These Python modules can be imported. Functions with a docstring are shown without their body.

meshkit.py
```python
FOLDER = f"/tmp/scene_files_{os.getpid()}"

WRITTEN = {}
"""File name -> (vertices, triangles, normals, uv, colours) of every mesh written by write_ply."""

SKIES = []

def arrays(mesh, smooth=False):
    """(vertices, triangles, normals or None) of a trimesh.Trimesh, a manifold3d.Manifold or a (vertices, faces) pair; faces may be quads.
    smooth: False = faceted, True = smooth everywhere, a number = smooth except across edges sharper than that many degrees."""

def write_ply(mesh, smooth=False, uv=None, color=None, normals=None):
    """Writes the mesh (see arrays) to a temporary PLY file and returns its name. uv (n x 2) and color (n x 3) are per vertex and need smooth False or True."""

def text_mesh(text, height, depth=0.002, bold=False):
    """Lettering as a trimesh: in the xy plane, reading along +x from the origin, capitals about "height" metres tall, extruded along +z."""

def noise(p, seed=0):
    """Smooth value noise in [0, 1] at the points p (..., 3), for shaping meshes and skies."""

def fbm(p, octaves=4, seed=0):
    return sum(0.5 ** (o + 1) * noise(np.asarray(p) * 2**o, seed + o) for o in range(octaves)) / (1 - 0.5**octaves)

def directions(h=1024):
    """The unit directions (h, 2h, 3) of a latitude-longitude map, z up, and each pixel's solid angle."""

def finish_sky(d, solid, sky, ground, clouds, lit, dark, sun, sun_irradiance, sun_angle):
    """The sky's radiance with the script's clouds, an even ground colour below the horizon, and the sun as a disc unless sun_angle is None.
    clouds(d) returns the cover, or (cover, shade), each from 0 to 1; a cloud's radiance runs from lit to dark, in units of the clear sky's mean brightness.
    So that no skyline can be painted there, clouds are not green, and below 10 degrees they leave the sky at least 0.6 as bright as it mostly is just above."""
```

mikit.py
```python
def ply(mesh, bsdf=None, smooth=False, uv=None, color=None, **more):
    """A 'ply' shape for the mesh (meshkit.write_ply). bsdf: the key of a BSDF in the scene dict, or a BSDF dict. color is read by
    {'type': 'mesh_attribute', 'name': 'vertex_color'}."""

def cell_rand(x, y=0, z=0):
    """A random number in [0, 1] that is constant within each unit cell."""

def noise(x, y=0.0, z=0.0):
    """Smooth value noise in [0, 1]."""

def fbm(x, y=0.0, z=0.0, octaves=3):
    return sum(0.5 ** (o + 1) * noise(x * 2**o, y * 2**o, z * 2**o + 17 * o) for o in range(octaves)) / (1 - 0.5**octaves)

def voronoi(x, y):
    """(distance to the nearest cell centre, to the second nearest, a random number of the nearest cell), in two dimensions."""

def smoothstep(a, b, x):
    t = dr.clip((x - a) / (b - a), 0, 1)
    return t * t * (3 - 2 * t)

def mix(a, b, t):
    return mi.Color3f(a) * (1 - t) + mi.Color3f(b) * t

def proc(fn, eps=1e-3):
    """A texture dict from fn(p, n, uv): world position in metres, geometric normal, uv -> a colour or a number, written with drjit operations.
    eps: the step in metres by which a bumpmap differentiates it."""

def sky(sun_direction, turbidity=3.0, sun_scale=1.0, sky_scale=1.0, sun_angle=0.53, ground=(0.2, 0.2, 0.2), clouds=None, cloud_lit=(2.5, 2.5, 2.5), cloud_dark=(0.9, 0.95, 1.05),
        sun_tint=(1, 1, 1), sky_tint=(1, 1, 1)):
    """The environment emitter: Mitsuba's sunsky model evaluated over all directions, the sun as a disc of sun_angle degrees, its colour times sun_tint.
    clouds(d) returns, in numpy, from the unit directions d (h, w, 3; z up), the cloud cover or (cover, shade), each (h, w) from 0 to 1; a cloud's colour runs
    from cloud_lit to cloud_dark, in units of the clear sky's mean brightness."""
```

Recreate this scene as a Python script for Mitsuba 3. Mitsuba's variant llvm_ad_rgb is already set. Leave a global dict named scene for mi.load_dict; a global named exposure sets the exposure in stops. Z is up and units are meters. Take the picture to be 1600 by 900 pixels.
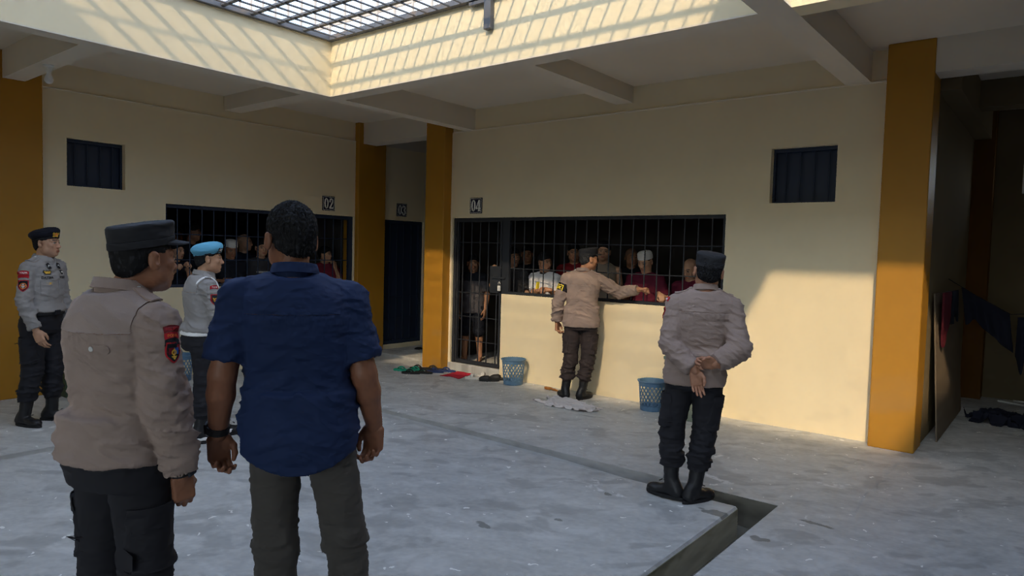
import math, random
import numpy as np, trimesh, mitsuba as mi, drjit as dr
import manifold3d as m3
import shapely.geometry as sg
from shapely import affinity
from shapely.ops import unary_union
import mikit, meshkit
from mikit import proc, noise, fbm, voronoi, cell_rand, smoothstep, mix
T = mi.ScalarTransform4f
scene, labels = {}, {}

# ---------------------------------------------------------------- camera, light, exposure
EYE = np.array([0, 0, 1.62])
YAW, PITCH, ROLL = 2.24645376, 0.0521591639, 0.0263511966
def camera_axes():
    f = np.array([math.cos(PITCH) * math.cos(YAW), math.cos(PITCH) * math.sin(YAW), -math.sin(PITCH)])
    r = np.array([math.sin(YAW), -math.cos(YAW), 0]); u = np.cross(r, f)
    return f, -math.sin(ROLL) * r + math.cos(ROLL) * u
FWD, UP = camera_axes()
scene['camera'] = {'type': 'perspective', 'fov': 73.0316, 'fov_axis': 'x', 'near_clip': 0.05, 'far_clip': 300.0,
                   'to_world': T().look_at(origin=EYE.tolist(), target=(EYE + FWD).tolist(), up=UP.tolist())}
exposure = 4.15
SUN = np.array([0.47, -1.32, 1.0])
def cloud_cover(d):
    n = meshkit.fbm(d * np.array([2.2, 2.2, 5.0]) + 3.1, 4, 7)
    return np.clip((n - 0.40) * 4.0, 0, 1) * 0.85, np.clip((n - 0.62) * 3, 0, 0.35)
scene['sky'] = mikit.sky(SUN, turbidity=4.0, sun_scale=0.11, sky_scale=1.0, sun_angle=1.7, ground=(0.25, 0.24, 0.22), clouds=cloud_cover, cloud_lit=(1.34, 1.45, 1.60), cloud_dark=(0.82, 0.93, 1.08), sky_tint=(0.95, 1.0, 1.07), sun_tint=(1.04, 1.0, 0.9))

# ---------------------------------------------------------------- materials
def srgb(r, g, b):
    c = np.array([r, g, b], float) / 255
    return np.where(c < 0.04045, c / 12.92, ((c + 0.055) / 1.055) ** 2.4).tolist()
def rgb(c):
    return {'type': 'rgb', 'value': list(map(float, c))}
def mat(key, color, rough=0.6, spec=0.4, bump=None, bump_scale=1.0, **more):
    b = {'type': 'principled', 'base_color': color if isinstance(color, dict) else rgb(color), 'roughness': rough if isinstance(rough, dict) else float(rough), 'specular': float(spec), **more}
    if bump is not None:
        b = {'type': 'bumpmap', 'arbitrary': bump, 'scale': float(bump_scale), 'bsdf': b}
    scene[key] = {'type': 'twosided', 'bsdf': b}

def plaster(base, amount=0.06):
    def fn(p, n, uv):
        a = fbm(p.x * 1.3, p.y * 1.3, p.z * 1.3, 3)
        b = fbm(p.x * 14, p.y * 14, p.z * 5, 2)
        k = 1 + amount * (a - 0.5) * 2 + amount * 0.5 * (b - 0.5)
        # grubby scuffs close to the floor
        s = smoothstep(0.56, 0.75, fbm(p.x * 3 + 7, p.y * 3, p.z * 4, 3)) * smoothstep(1.0, 0.1, p.z) * 0.16
        return mix(mi.Color3f(base) * k, mi.Color3f([0.30, 0.26, 0.2]), s)
    return proc(fn)
mat('m_wall', plaster([0.77, 0.665, 0.455]), 0.75, 0.25)
mat('m_ceiling', plaster([0.66, 0.60, 0.50], 0.05), 0.85, 0.2)
mat('m_orange', plaster([0.41, 0.195, 0.02], 0.08), 0.5, 0.35)
mat('m_cell', plaster([0.10, 0.095, 0.09], 0.2), 0.9, 0.1)  # inner walls coloured dark in place of the shade inside the cells
mat('m_passage', plaster([0.16, 0.125, 0.075], 0.12), 0.95, 0.05)  # colour darkened to stand in for the shade of the passage
mat('m_brown_shaded', plaster([0.13, 0.06, 0.015], 0.1), .8, .1)  # brown darkened for the shade in the far corner of the passage

def concrete(p, n, uv):
    qx, qy = p.x * .83 + p.y * .56, p.y * .83 - p.x * .56
    wx, wy = qx + .35 * (fbm(qx * 1.7, qy * 1.7, 3.0, 3) - .5), qy + .35 * (fbm(qx * 1.7, qy * 1.7, 9.0, 3) - .5)
    big = fbm(wx * 0.8 + 3, wy * 0.8, 1.5, 3)
    mid = fbm(wx * 5.3, wy * 7.7, 4.5, 6)
    grain = fbm(qx * 34, qy * 41, 6.0, 3)
    strk = fbm(wx * 3.1 + wy * 1.2, wy * 15 + 2 * big, 2.0, 4)
    k = 0.43 + 0.10 * (big - 0.5) + 0.17 * (mid - 0.5) + 0.07 * (strk - 0.5) + 0.09 * (grain - 0.5)
    base = mi.Color3f(k * 1.0, k * 1.0, k * 0.965)
    pale = smoothstep(0.56, 0.74, fbm(wx * 4.7 + 20, wy * 8.1, 8.0, 6))
    base = mix(base, [0.58, 0.58, 0.57], pale * 0.30)
    dark = smoothstep(0.57, 0.74, fbm(wx * 4.3 - 11, wy * 7.1 + 5, 3.0, 6))
    base = mix(base, [0.25, 0.25, 0.24], dark * 0.5)
    d, _, w = voronoi(p.x * 6.0 + 0.35 * noise(p.x * 30, p.y * 30), p.y * 6.0 + 0.35 * noise(p.x * 30 + 9, p.y * 30))
    specks = dr.select((w > 0.60) & (d < 0.03 + 0.13 * (w - 0.60)), mi.Float(1), mi.Float(0))
    base = mix(base, [0.80, 0.79, 0.76], specks * 0.85)
    d2, _, w2 = voronoi(p.x * 1.1 + 0.5 * noise(p.x * 11, p.y * 9), p.y * 1.9 + 0.5 * noise(p.x * 9 + 4, p.y * 11))
    smear = dr.select(w2 > 0.8, smoothstep(0.16, 0.08, d2), mi.Float(0)) * smoothstep(0.42, 0.62, fbm(p.x * 22, p.y * 22, 0.5, 3))
    base = mix(base, [0.66, 0.66, 0.65], smear * 0.7)
    # the yellow paint spot, the dark damp patches and the old patch seams on the floor
    q = dr.sqrt(dr.square((p.x + 0.966) / 0.045) + dr.square((p.y - 3.37) / 0.035)) + 0.9 * (noise(p.x * 45, p.y * 45) - 0.5)
    base = mix(base, [0.50, 0.34, 0.06], smoothstep(1.05, 0.85, q))
    for cx, cy, rx, ry in ((-1.62, 4.20, 0.13, 0.05), (-1.30, 3.98, 0.06, 0.035), (-2.34, 3.42, 0.035, 0.02), (-2.34, 4.02, 0.03, 0.025), (-2.62, 3.05, 0.06, 0.04), (-1.12, 4.45, 0.10, 0.025)):
        q = dr.sqrt(dr.square((p.x - cx) / rx) + dr.square((p.y - cy) / ry)) + 1.2 * (fbm(p.x * 24 + cx * 9, p.y * 24, 0.0, 2) - 0.5)
        base = mix(base, [0.09, 0.092, 0.08], smoothstep(1.1, 0.8, q) * 0.65)
    return base
def concrete_bump(p, n, uv):
    seam1 = dr.abs(p.x + 1.30 - 0.09 * (p.y - 5.6) + 0.03 * (noise(p.y * 9, 1.0) - 0.5))
    seam2 = dr.abs(p.x + 0.98 + 0.06 * (noise(p.y * 7, 5.0) - 0.5))
    on = smoothstep(4.6, 4.9, p.y) * smoothstep(6.9, 6.5, p.y)
    g = (smoothstep(0.018, 0.0, seam1) + smoothstep(0.018, 0.0, seam2)) * on * -0.006
    return fbm(p.x * 9, p.y * 9, p.z * 9, 4) * 0.006 + fbm(p.x * 2.2, p.y * 7, 0.0, 3) * 0.004 + g
mat('m_concrete', proc(concrete), 0.55, 0.35, proc(concrete_bump, 4e-3), 1.0)
def drain_col(p, n, uv):
    m = fbm(p.x * 5, p.y * 5, p.z * 9, 4)
    k = 0.15 + 0.16 * (m - 0.5)
    moss = smoothstep(0.45, 0.75, fbm(p.x * 3, p.y * 3, p.z * 6 + 4, 3))
    return mix(mi.Color3f(k * 1.05, k, k * 0.82), [0.07, 0.065, 0.035], moss * 0.75)
mat('m_drain_old', proc(drain_col), 0.7, 0.3)
def slab_edge(p, n, uv):
    k = 0.34 + 0.22 * (fbm(p.x * 5, p.y * 4, p.z * 16, 4) - .5); moss = smoothstep(0.5, 0.72, fbm(p.x * 3, p.y * 2.4, p.z * 5 + 4, 4))
    return mix(mi.Color3f(k * 1.06, k, k * 0.78), [0.10, 0.095, 0.05], moss * 0.7)
mat('m_slab_edge', proc(slab_edge), .7, .3)
mat('m_drain', proc(lambda p, n, uv: mi.Color3f(0.40 + 0.3 * (fbm(p.x * 6, p.y * 6, p.z * 14, 4) - .5)) * mi.Color3f(1, .99, .95)), .7, .3)
mat('m_iron', [0.022, 0.026, 0.034], 0.5, 0.4)
mat('m_iron_blue', [0.016, 0.028, 0.058], 0.5, 0.4)
mat('m_grate', proc(lambda p, n, uv: mix([0.10, 0.105, 0.12], [0.19, 0.14, 0.10], smoothstep(0.55, 0.8, fbm(p.x * 6, p.y * 6, p.z * 6, 3)))), 0.5, 0.4)
mat('m_white_trim', [.78, .70, .56], .6, .3)
mat('m_white', [0.75, 0.75, 0.72], 0.4, 0.5)
mat('m_black', [0.012, 0.012, 0.014], 0.6, 0.3)

# ---------------------------------------------------------------- helpers
def add(name, mesh, m, parent=None, smooth=False, color=None):
    base = name if parent is None else parent + '__' + name
    key, i = base, 0
    while key in scene or (parent is None and any(k.startswith(key + '__') for k in scene)):
        i += 1; key = f'{base}_{i:03d}'
    scene[key] = mikit.ply(mesh, m, smooth=smooth, color=color)
    return key
def new_key(name):
    key, i = name, 0
    while key in labels or key in scene or any(k.startswith(key + '__') for k in scene):
        i += 1; key = f'{name}_{i:03d}'
    return key
def tag(key, label=None, cat=None, group=None, kind=None):
    d = labels.setdefault(key, {})
    for k, v in (('label', label), ('category', cat), ('group', group), ('kind', kind)):
        if v: d[k] = v
    return key
def thing(name, label, cat, group=None):
    key = new_key(name); tag(key, label, cat, group); return key
def struct(name, mesh, m, label=None, parent=None, smooth=False):
    key = add(name, mesh, m, parent, smooth)
    if parent is None: tag(key, label, kind='structure')
    return key
def join(ms):
    return trimesh.util.concatenate(ms)
def box(x0, x1, y0, y1, z0, z1):
    b = trimesh.creation.box((abs(x1 - x0), abs(y1 - y0), abs(z1 - z0)))
    b.apply_translation(((x0 + x1) / 2, (y0 + y1) / 2, (z0 + z1) / 2)); return b
def bevel_box(x0, x1, y0, y1, z0, z1, r=0.006):
    c = np.array([[x, y, z] for x in (x0 + r, x1 - r) for y in (y0 + r, y1 - r) for z in (z0 + r, z1 - r)])
    off = np.array([[r, 0, 0], [-r, 0, 0], [0, r, 0], [0, -r, 0], [0, 0, r], [0, 0, -r]])
    return trimesh.convex.convex_hull((c[:, None] + off[None]).reshape(-1, 3))
def rod(a, b, r, n=8):
    a, b = np.asarray(a, float), np.asarray(b, float)
    m = trimesh.creation.cylinder(r, segment=[a, b], sections=n); return m
def tube(pts, r, n=8, closed=False):
    """a round tube through the points; r a number or one per point"""
    p = np.asarray(pts, float); t = np.gradient(p, axis=0)
    if closed: t = np.roll(p, -1, 0) - np.roll(p, 1, 0)
    t /= np.linalg.norm(t, axis=1, keepdims=True) + 1e-12
    up = np.array([0, 0, 1.0]) if np.abs(t[:, 2]).mean() < 0.8 else np.array([1.0, 0, 0])
    a = np.cross(t, up); a /= np.linalg.norm(a, axis=1, keepdims=True) + 1e-12
    b = np.cross(t, a); ang = np.arange(n) * 2 * np.pi / n
    rr = np.broadcast_to(np.asarray(r, float), (len(p),))
    v = (p[:, None] + rr[:, None, None] * (np.cos(ang)[None, :, None] * a[:, None] + np.sin(ang)[None, :, None] * b[:, None])).reshape(-1, 3)
    L = len(p); f = []
    for i in range(L if closed else L - 1):
        j2 = (i + 1) % L
        for j in range(n):
            k = (j + 1) % n
            f += [[i * n + j, j2 * n + j, j2 * n + k], [i * n + j, j2 * n + k, i * n + k]]
    if not closed:
        v = np.vstack([v, p[:1], p[-1:]]); c0, c1 = L * n, L * n + 1
        for j in range(n):
            k = (j + 1) % n
            f += [[c0, j, k], [c1, (L - 1) * n + k, (L - 1) * n + j]]
    m = trimesh.Trimesh(v, f, process=False); m.fix_normals(); return m
def extrude(poly, h):
    gs = getattr(poly, 'geoms', [poly])
    return join([trimesh.creation.extrude_polygon(g, h, engine='earcut') for g in gs if g.area > 0])
def plate_xz(poly, y0, y1):
    """a polygon drawn in (x, z), running from y0 to y1"""
    m = extrude(poly, abs(y1 - y0)); v = m.vertices.copy()
    m.vertices = np.stack([v[:, 0], max(y0, y1) - v[:, 2], v[:, 1]], 1); m.fix_normals(); return m
def plate_yz(poly, x0, x1):
    m = extrude(poly, abs(x1 - x0)); v = m.vertices.copy()
    m.vertices = np.stack([min(x0, x1) + v[:, 2], v[:, 0], v[:, 1]], 1); m.fix_normals(); return m
R_ = sg.box

# ---------------------------------------------------------------- the room
YA, XB = 6.796, -8.33                      # faces of the back wall and of the left wall
ZC, ZB, ZW = 3.47, 3.20, 3.77              # ceiling slab, beams, top of the light well
SX0, SX1, SY0, SY1 = -6.15, -1.65, -1.0, 4.53   # the light well
XE, YS = 4.2, -4.6                         # walls behind the camera
dx0, dx1, dy0, dy1 = -6.14, -1.40, -0.9, 4.61   # drain, outer edge
ix0, ix1, iy0, iy1 = -5.98, -1.594, -0.7, 4.41  # drain, inner edge
floor_out = R_(-12.5, YS - .3, XE + .3, 11.0).difference(R_(dx0, dy0, dx1, dy1))
struct('floor', join([extrude(floor_out, 0.3).apply_translation((0, 0, -0.3))]), 'm_concrete', 'grey concrete floor around the drain, flecked with paint')
def rough_slab():
    m = bevel_box(ix0, ix1, iy0, iy1, -0.3, 0.0, 0.012); return m
struct('floor_slab', rough_slab(), 'm_concrete', 'raised grey concrete slab in the middle of the courtyard inside the drain')
struct('drain_channel', join([plate_xz(sg.Polygon([(dx0 - .02, -.3), (-1.95, -.3), (-1.95, -.10), (-3.2, -.05), (dx0 - .02, -.035)]), dy0 - .02, dy1 + .02), box(dx0 - .02, dx0 + .003, dy0, dy1, -.17, -.004), box(dx0, -1.95, dy1 - .003, dy1 + .02, -.17, -.004)]), 'm_drain', 'open drain channel cut in the concrete floor')
struct('drain_channel', join([plate_xz(sg.Polygon([(-1.95, -.34), (dx1 + .02, -.34), (dx1 + .02, -.22), (ix1 - .1, -.20), (-1.95, -.10)]), dy0 - .02, dy1 + .02), box(-1.95, dx1, dy1 - .003, dy1 + .02, -.24, -.004), box(dx1 - .003, dx1 + .02, dy0, dy1, -.24, -.004)]), 'm_drain_old', 'deep dark end of the drain beside the slab corner')
struct('drain_edge', join([box(ix1 - .002, ix1 + .004, iy0 + .02, iy1 - .012, -0.24, -0.014), box(-1.95, ix1 - .012, iy1 - .002, iy1 + .004, -0.24, -0.014)]), 'm_slab_edge', 'stained side of the slab facing the drain')

WT = 0.15
wallA = R_(-6.54, 0, -1.2, ZB).difference(unary_union([R_(-6.50, -1, -5.62, 2.055), R_(-5.63, 1.08, -2.71, 2.055), R_(-2.285, 2.155, -1.69, 2.68)]))
struct('wall_back', plate_xz(wallA, YA, YA + WT), 'm_wall', 'cream wall of cell 04 with a long barred opening and a barred door')
struct('wall_back_beam', box(-6.6, -1.2, YA + .016, YA + WT, ZB, ZC), 'm_wall', 'cream beam along the top of the wall of cell 04')
struct('trim_1', bevel_box(-6.5, -1.29, YA - .010, YA + .02, ZB - .012, ZB + .006, .004), 'm_white_trim', 'thin pale ledge under the beam of the cell 04 wall')
struct('door_sill', bevel_box(-6.54, -5.62, YA - .012, YA + .14, -0.02, 0.10, .008), 'm_concrete', 'raised concrete sill under the barred door of cell 04')
wallB = R_(2.4, 0, 6.62, ZB).difference(unary_union([R_(3.823, 1.085, 5.72, 2.083), R_(5.71, -1, 6.59, 2.083), R_(2.79, 2.2, 3.373, 2.707)]))
struct('wall_left', plate_yz(wallB, XB - WT, XB), 'm_wall', 'cream wall of cell 02 with a barred opening and a small high window')
struct('wall_left_beam', box(XB - WT, XB - .016, 2.4, 6.62, ZB, ZC), 'm_wall', 'cream beam along the top of the wall of cell 02')
struct('trim_2', bevel_box(XB - .02, XB + .008, 2.55, 6.6, ZB - .010, ZB + .004, .004), 'm_white_trim', 'thin pale ledge under the beam of the cell 02 wall')
struct('wall_left_front', box(XB - WT, XB, YS, 2.1, 0, ZC), 'm_wall', 'cream wall left of the orange column at the edge of the frame')
wall3 = R_(7.05, 0, 10.4, ZB).difference(R_(7.15, .1, 8.02, 2.072))
struct('wall_recess', plate_yz(wall3, XB - WT, XB), 'm_wall', 'cream wall of cell 03 in the recess behind the orange columns')
struct('wall_recess_beam', box(XB - WT, XB - .016, 7.05, 10.4, ZB, ZC), 'm_ceiling', 'beam over the recess wall of cell 03')
struct('wall_recess_low', bevel_box(-7.75, -7.05, 8.25, 8.37, 0, 1.13, .01), 'm_wall', 'low cream half wall in the recess beside door 03')
struct('wall_recess_end', box(XB - .2, -6.2, 10.2, 10.35, 0, ZC), 'm_wall')
struct('floor_recess', bevel_box(-8.33, -6.9, 6.95, 10.2, -0.02, 0.035, .01), 'm_concrete', 'slightly raised concrete floor of the recess')
# orange columns
def column(x0, x1, y0, y1, lab):
    return struct('column', bevel_box(x0, x1, y0, y1, 0, ZC, .006), 'm_orange', lab)
column(-6.895, -6.54, 6.655, 7.0, 'orange painted column left of the barred door of cell 04')
column(-1.29, -0.935, 6.655, 7.0, 'orange painted column at the right end of the long cream wall')
column(-8.6, -8.25, 6.60, 7.12, 'orange painted column between cells 02 and 03')
column(-8.6, -8.26, 2.02, 2.55, 'orange painted column at the left edge behind the officer in the black beret')
struct('column', box(-0.96, -0.74, 9.95, 10.25, 0, ZC), 'm_brown_shaded', 'brown column in the far corner of the passage, darkened for shade')

# ceiling, beams, light well
ceil = R_(-12.5, YS - .3, XE + .3, 11.0).difference(unary_union([R_(SX0 - .1, SY0 - .1, SX1 + .1, SY1 + .1), R_(SX1 + .21, 1.6, 0.7, SY1)]))
struct('ceiling', extrude(ceil, 0.16).apply_translation((0, 0, ZC)), 'm_ceiling', 'pale painted concrete ceiling')
ring = R_(SX0 - .17, SY0 - .2, SX1 + .21, SY1 + .19).difference(R_(SX0, SY0, SX1, SY1))
mat('m_well', plaster([0.77, 0.67, 0.46], 0.03), 0.8, 0.2)
struct('light_well', extrude(ring, ZW - ZB - .01).apply_translation((0, 0, ZB + .01)), 'm_well', 'cream upstand of the open light well in the ceiling')
struct('light_well_soffit', extrude(ring, .01).apply_translation((0, 0, ZB)), 'm_ceiling', 'pale underside of the beams around the light well')
def beam(*b, lab=None, m='m_ceiling'):
    return struct('ceiling_beam', box(*b), m, lab)
beam(SX0 - .17, SX0, SY1 + .19, YA + .02, ZB, ZC, lab='ceiling beam running from the corner of the light well to the column of cell 04')
beam(SX1, SX1 + .21, SY1 + .19, YA + .02, ZB, ZC, lab='wide ceiling beam right of the light well running to the wall of cell 04')
beam(-4.04, -3.82, SY1 + .19, YA + .02, 3.295, ZC, lab='shallow ceiling beam in the middle above the opening of cell 04')
beam(XB, SX0 - .17, 4.54, 4.77, 3.295, ZC, lab='shallow ceiling beam above the opening of cell 02')
beam(-8.3, SX0 - .17, 2.21, 2.40, ZB, ZC, lab='ceiling beam at the left holding the light bulb')
struct('light_well_side', join([box(SX1 + .21, .85, SY1, SY1 + .19, ZB, ZW), box(.7, .85, 1.6, SY1, ZB, ZW), box(SX1 + .21, .85, 1.45, 1.6, ZB, ZW)]), 'm_well')
beam(.85, XE, 4.53, 4.72, 3.295, ZC, lab='shallow ceiling beam at the top right edge')
beam(SX1 + .21, XE, -1.2, -1.0, ZB, ZC)
beam(XB, SX0 - .17, -1.2, -1.0, ZB, ZC)
beam(-8.28, -6.9, 6.68, 6.93, 3.165, ZC, lab='ceiling beam across the mouth of the recess of cell 03')
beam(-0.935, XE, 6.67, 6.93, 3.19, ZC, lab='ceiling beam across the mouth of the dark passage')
beam(-0.95, XE, 8.45, 8.70, 3.2, ZC, lab='second ceiling beam inside the dark passage', m='m_passage')  # beams in here coloured darker than the ceiling in place of shade
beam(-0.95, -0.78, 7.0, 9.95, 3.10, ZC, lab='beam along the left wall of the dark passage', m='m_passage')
# passage at the right
struct('wall_passage', box(-1.1, -0.95, 6.95, 10.3, 0, ZC), 'm_passage', 'grubby wall along the left of the passage, colour darkened for shade')
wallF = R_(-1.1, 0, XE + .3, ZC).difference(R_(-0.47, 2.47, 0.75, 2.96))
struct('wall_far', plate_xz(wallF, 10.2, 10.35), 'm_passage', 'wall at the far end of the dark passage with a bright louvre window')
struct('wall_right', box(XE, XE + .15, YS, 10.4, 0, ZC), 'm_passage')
struct('wall_front', plate_xz(R_(-8.6, 0, XE + .15, ZC).difference(R_(-2.5, 1.0, 2.5, 2.6)), YS - .15, YS), 'm_wall')  # unseen opening added behind the camera to let in fill light
# the cells, their shade put into the wall colour
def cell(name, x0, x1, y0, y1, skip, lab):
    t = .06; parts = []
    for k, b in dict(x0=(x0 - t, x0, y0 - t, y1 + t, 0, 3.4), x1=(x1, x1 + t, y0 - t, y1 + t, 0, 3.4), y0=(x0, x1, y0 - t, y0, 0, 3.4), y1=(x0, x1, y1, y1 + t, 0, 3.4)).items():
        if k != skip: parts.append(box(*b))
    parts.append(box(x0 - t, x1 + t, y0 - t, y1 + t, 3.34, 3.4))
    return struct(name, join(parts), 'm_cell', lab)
cell('wall_cell_04', -6.98, -1.20, YA + WT, 10.0, 'y0', 'inner walls of cell 04, coloured dark for shade')
cell('wall_cell_02', -12.3, XB - WT, 2.6, 6.88, 'x1', 'inner walls of cell 02, coloured dark for shade')
cell('wall_cell_03', -11.5, XB - WT, 7.0, 10.0, 'x1', 'inner walls of cell 03, coloured dark for shade')
struct('floor_cell', join([box(-6.98, -1.2, YA + .15, 10, -.01, .05), box(-12.3, XB - .15, 2.6, 6.88, -.01, .05)]), 'm_concrete', 'raised concrete floor inside the cells')
# unseen storey added above the roof to the south, which keeps the sun off the near half of the light well
struct('wall_upper_added', box(-16, 12, -9, -1.6, ZC + .16, 6.21), 'm_wall', 'unseen upper storey added to keep the sun off the light well')

# ---------------------------------------------------------------- bars, doors, windows
def grille(key, bars, rails, frame, horizontal_axis, plane, z0, z1, r=.0075, m='m_iron'):
    """vertical bars (positions along the wall), rails (heights, from, to), frame boxes: every bar a part"""
    P = (lambda s, z: (s, plane, z)) if horizontal_axis == 'x' else (lambda s, z: (plane, s, z))
    proto = {}
    for b in frame:
        s0, s1, a0, a1 = b
        bb = box(s0, s1, plane - .02, plane + .02, a0, a1) if horizontal_axis == 'x' else box(plane - .02, plane + .02, s0, s1, a0, a1)
        add('frame', bb, m, key)
    for s in bars:
        s, a0, a1 = s if isinstance(s, tuple) else (s, z0, z1)
        add('bar', rod(P(s, a0), P(s, a1), r), m, key)
    for z, s0, s1 in rails:
        add('rail', rod(P(s0, z), P(s1, z), .006), m, key)
PA, PB = YA + .05, XB - .06
tag('window_1', 'long barred opening of cell 04 above the low cream wall', kind='structure')
grille('window_1', [-5.459 + .1525 * i for i in range(18)], [(1.73, -5.56, -2.71), (1.41, -5.56, -2.71)],
       [(-5.60, -2.71, 1.08, 1.115), (-5.60, -2.71, 2.015, 2.055), (-2.745, -2.71, 1.1, 2.02)], 'x', PA, 1.10, 2.03)
tag('door_1', 'barred iron door of cell 04 with a hasp and padlock', kind='structure')
grille('door_1', [-6.345, -6.19, -6.04, -5.895, (-5.74, .12, 1.09), (-5.74, 1.42, 2.02)], [(z, -6.46, -5.62) for z in (1.73, 1.06, .74, .42)],
       [(-6.50, -6.455, .10, 2.055), (-6.455, -5.60, 2.0, 2.055), (-6.44, -5.66, .115, .155), (-6.44, -6.415, .13, 2.0), (-5.685, -5.655, .13, 2.0), (-5.645, -5.53, 1.08, 2.02), (-5.645, -5.615, .10, 1.1)], 'x', PA, .13, 2.0, r=.008)
add('lock_plate', bevel_box(-5.84, -5.66, PA - .028, PA - .016, 1.08, 1.43, .004), 'm_iron', 'door_1')
add('hasp', bevel_box(-5.80, -5.58, PA - .045, PA - .026, 1.27, 1.292, .003), 'm_iron', 'door_1')
pk = 'door_1__padlock'
add('padlock', bevel_box(-5.678, -5.632, PA - .068, PA - .046, 1.115, 1.185, .005), 'm_white', 'door_1'); tag(pk, 'pale metal padlock')
add('shackle', tube([(-5.67, PA - .057, 1.18), (-5.67, PA - .057, 1.215), (-5.655, PA - .057, 1.235), (-5.64, PA - .057, 1.215), (-5.64, PA - .057, 1.18)], .0035, 6), 'm_white', pk)
for hz in (.45, 1.15, 1.75):
    add('hinge', rod((-6.447, PA - .025, hz - .045), (-6.447, PA - .025, hz + .045), .012), 'm_iron', 'door_1')
tag('window_2', 'long barred opening of cell 02 above the low cream wall', kind='structure')
grille('window_2', [3.987 + .1525 * i for i in range(12)], [(1.73, 3.83, 5.7), (1.42, 3.83, 5.7)],
       [(3.823, 5.70, 1.085, 1.12), (3.823, 5.70, 2.04, 2.083), (3.823, 3.853, 1.1, 2.06)], 'y', PB, 1.1, 2.05, m='m_iron_blue')
tag('door_2', 'barred iron door of cell 02 at the right end of its opening', kind='structure')
grille('door_2', [5.80, 5.955, 6.11, 6.257, 6.404], [(z, 5.72, 6.52) for z in (1.745, 1.43, 1.06, .74, .42)],
       [(5.68, 5.76, .02, 2.06), (6.52, 6.59, .02, 2.083), (5.70, 6.55, 2.03, 2.083), (5.76, 6.52, .03, .08)], 'y', PB, .05, 2.05, m='m_iron_blue')
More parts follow.
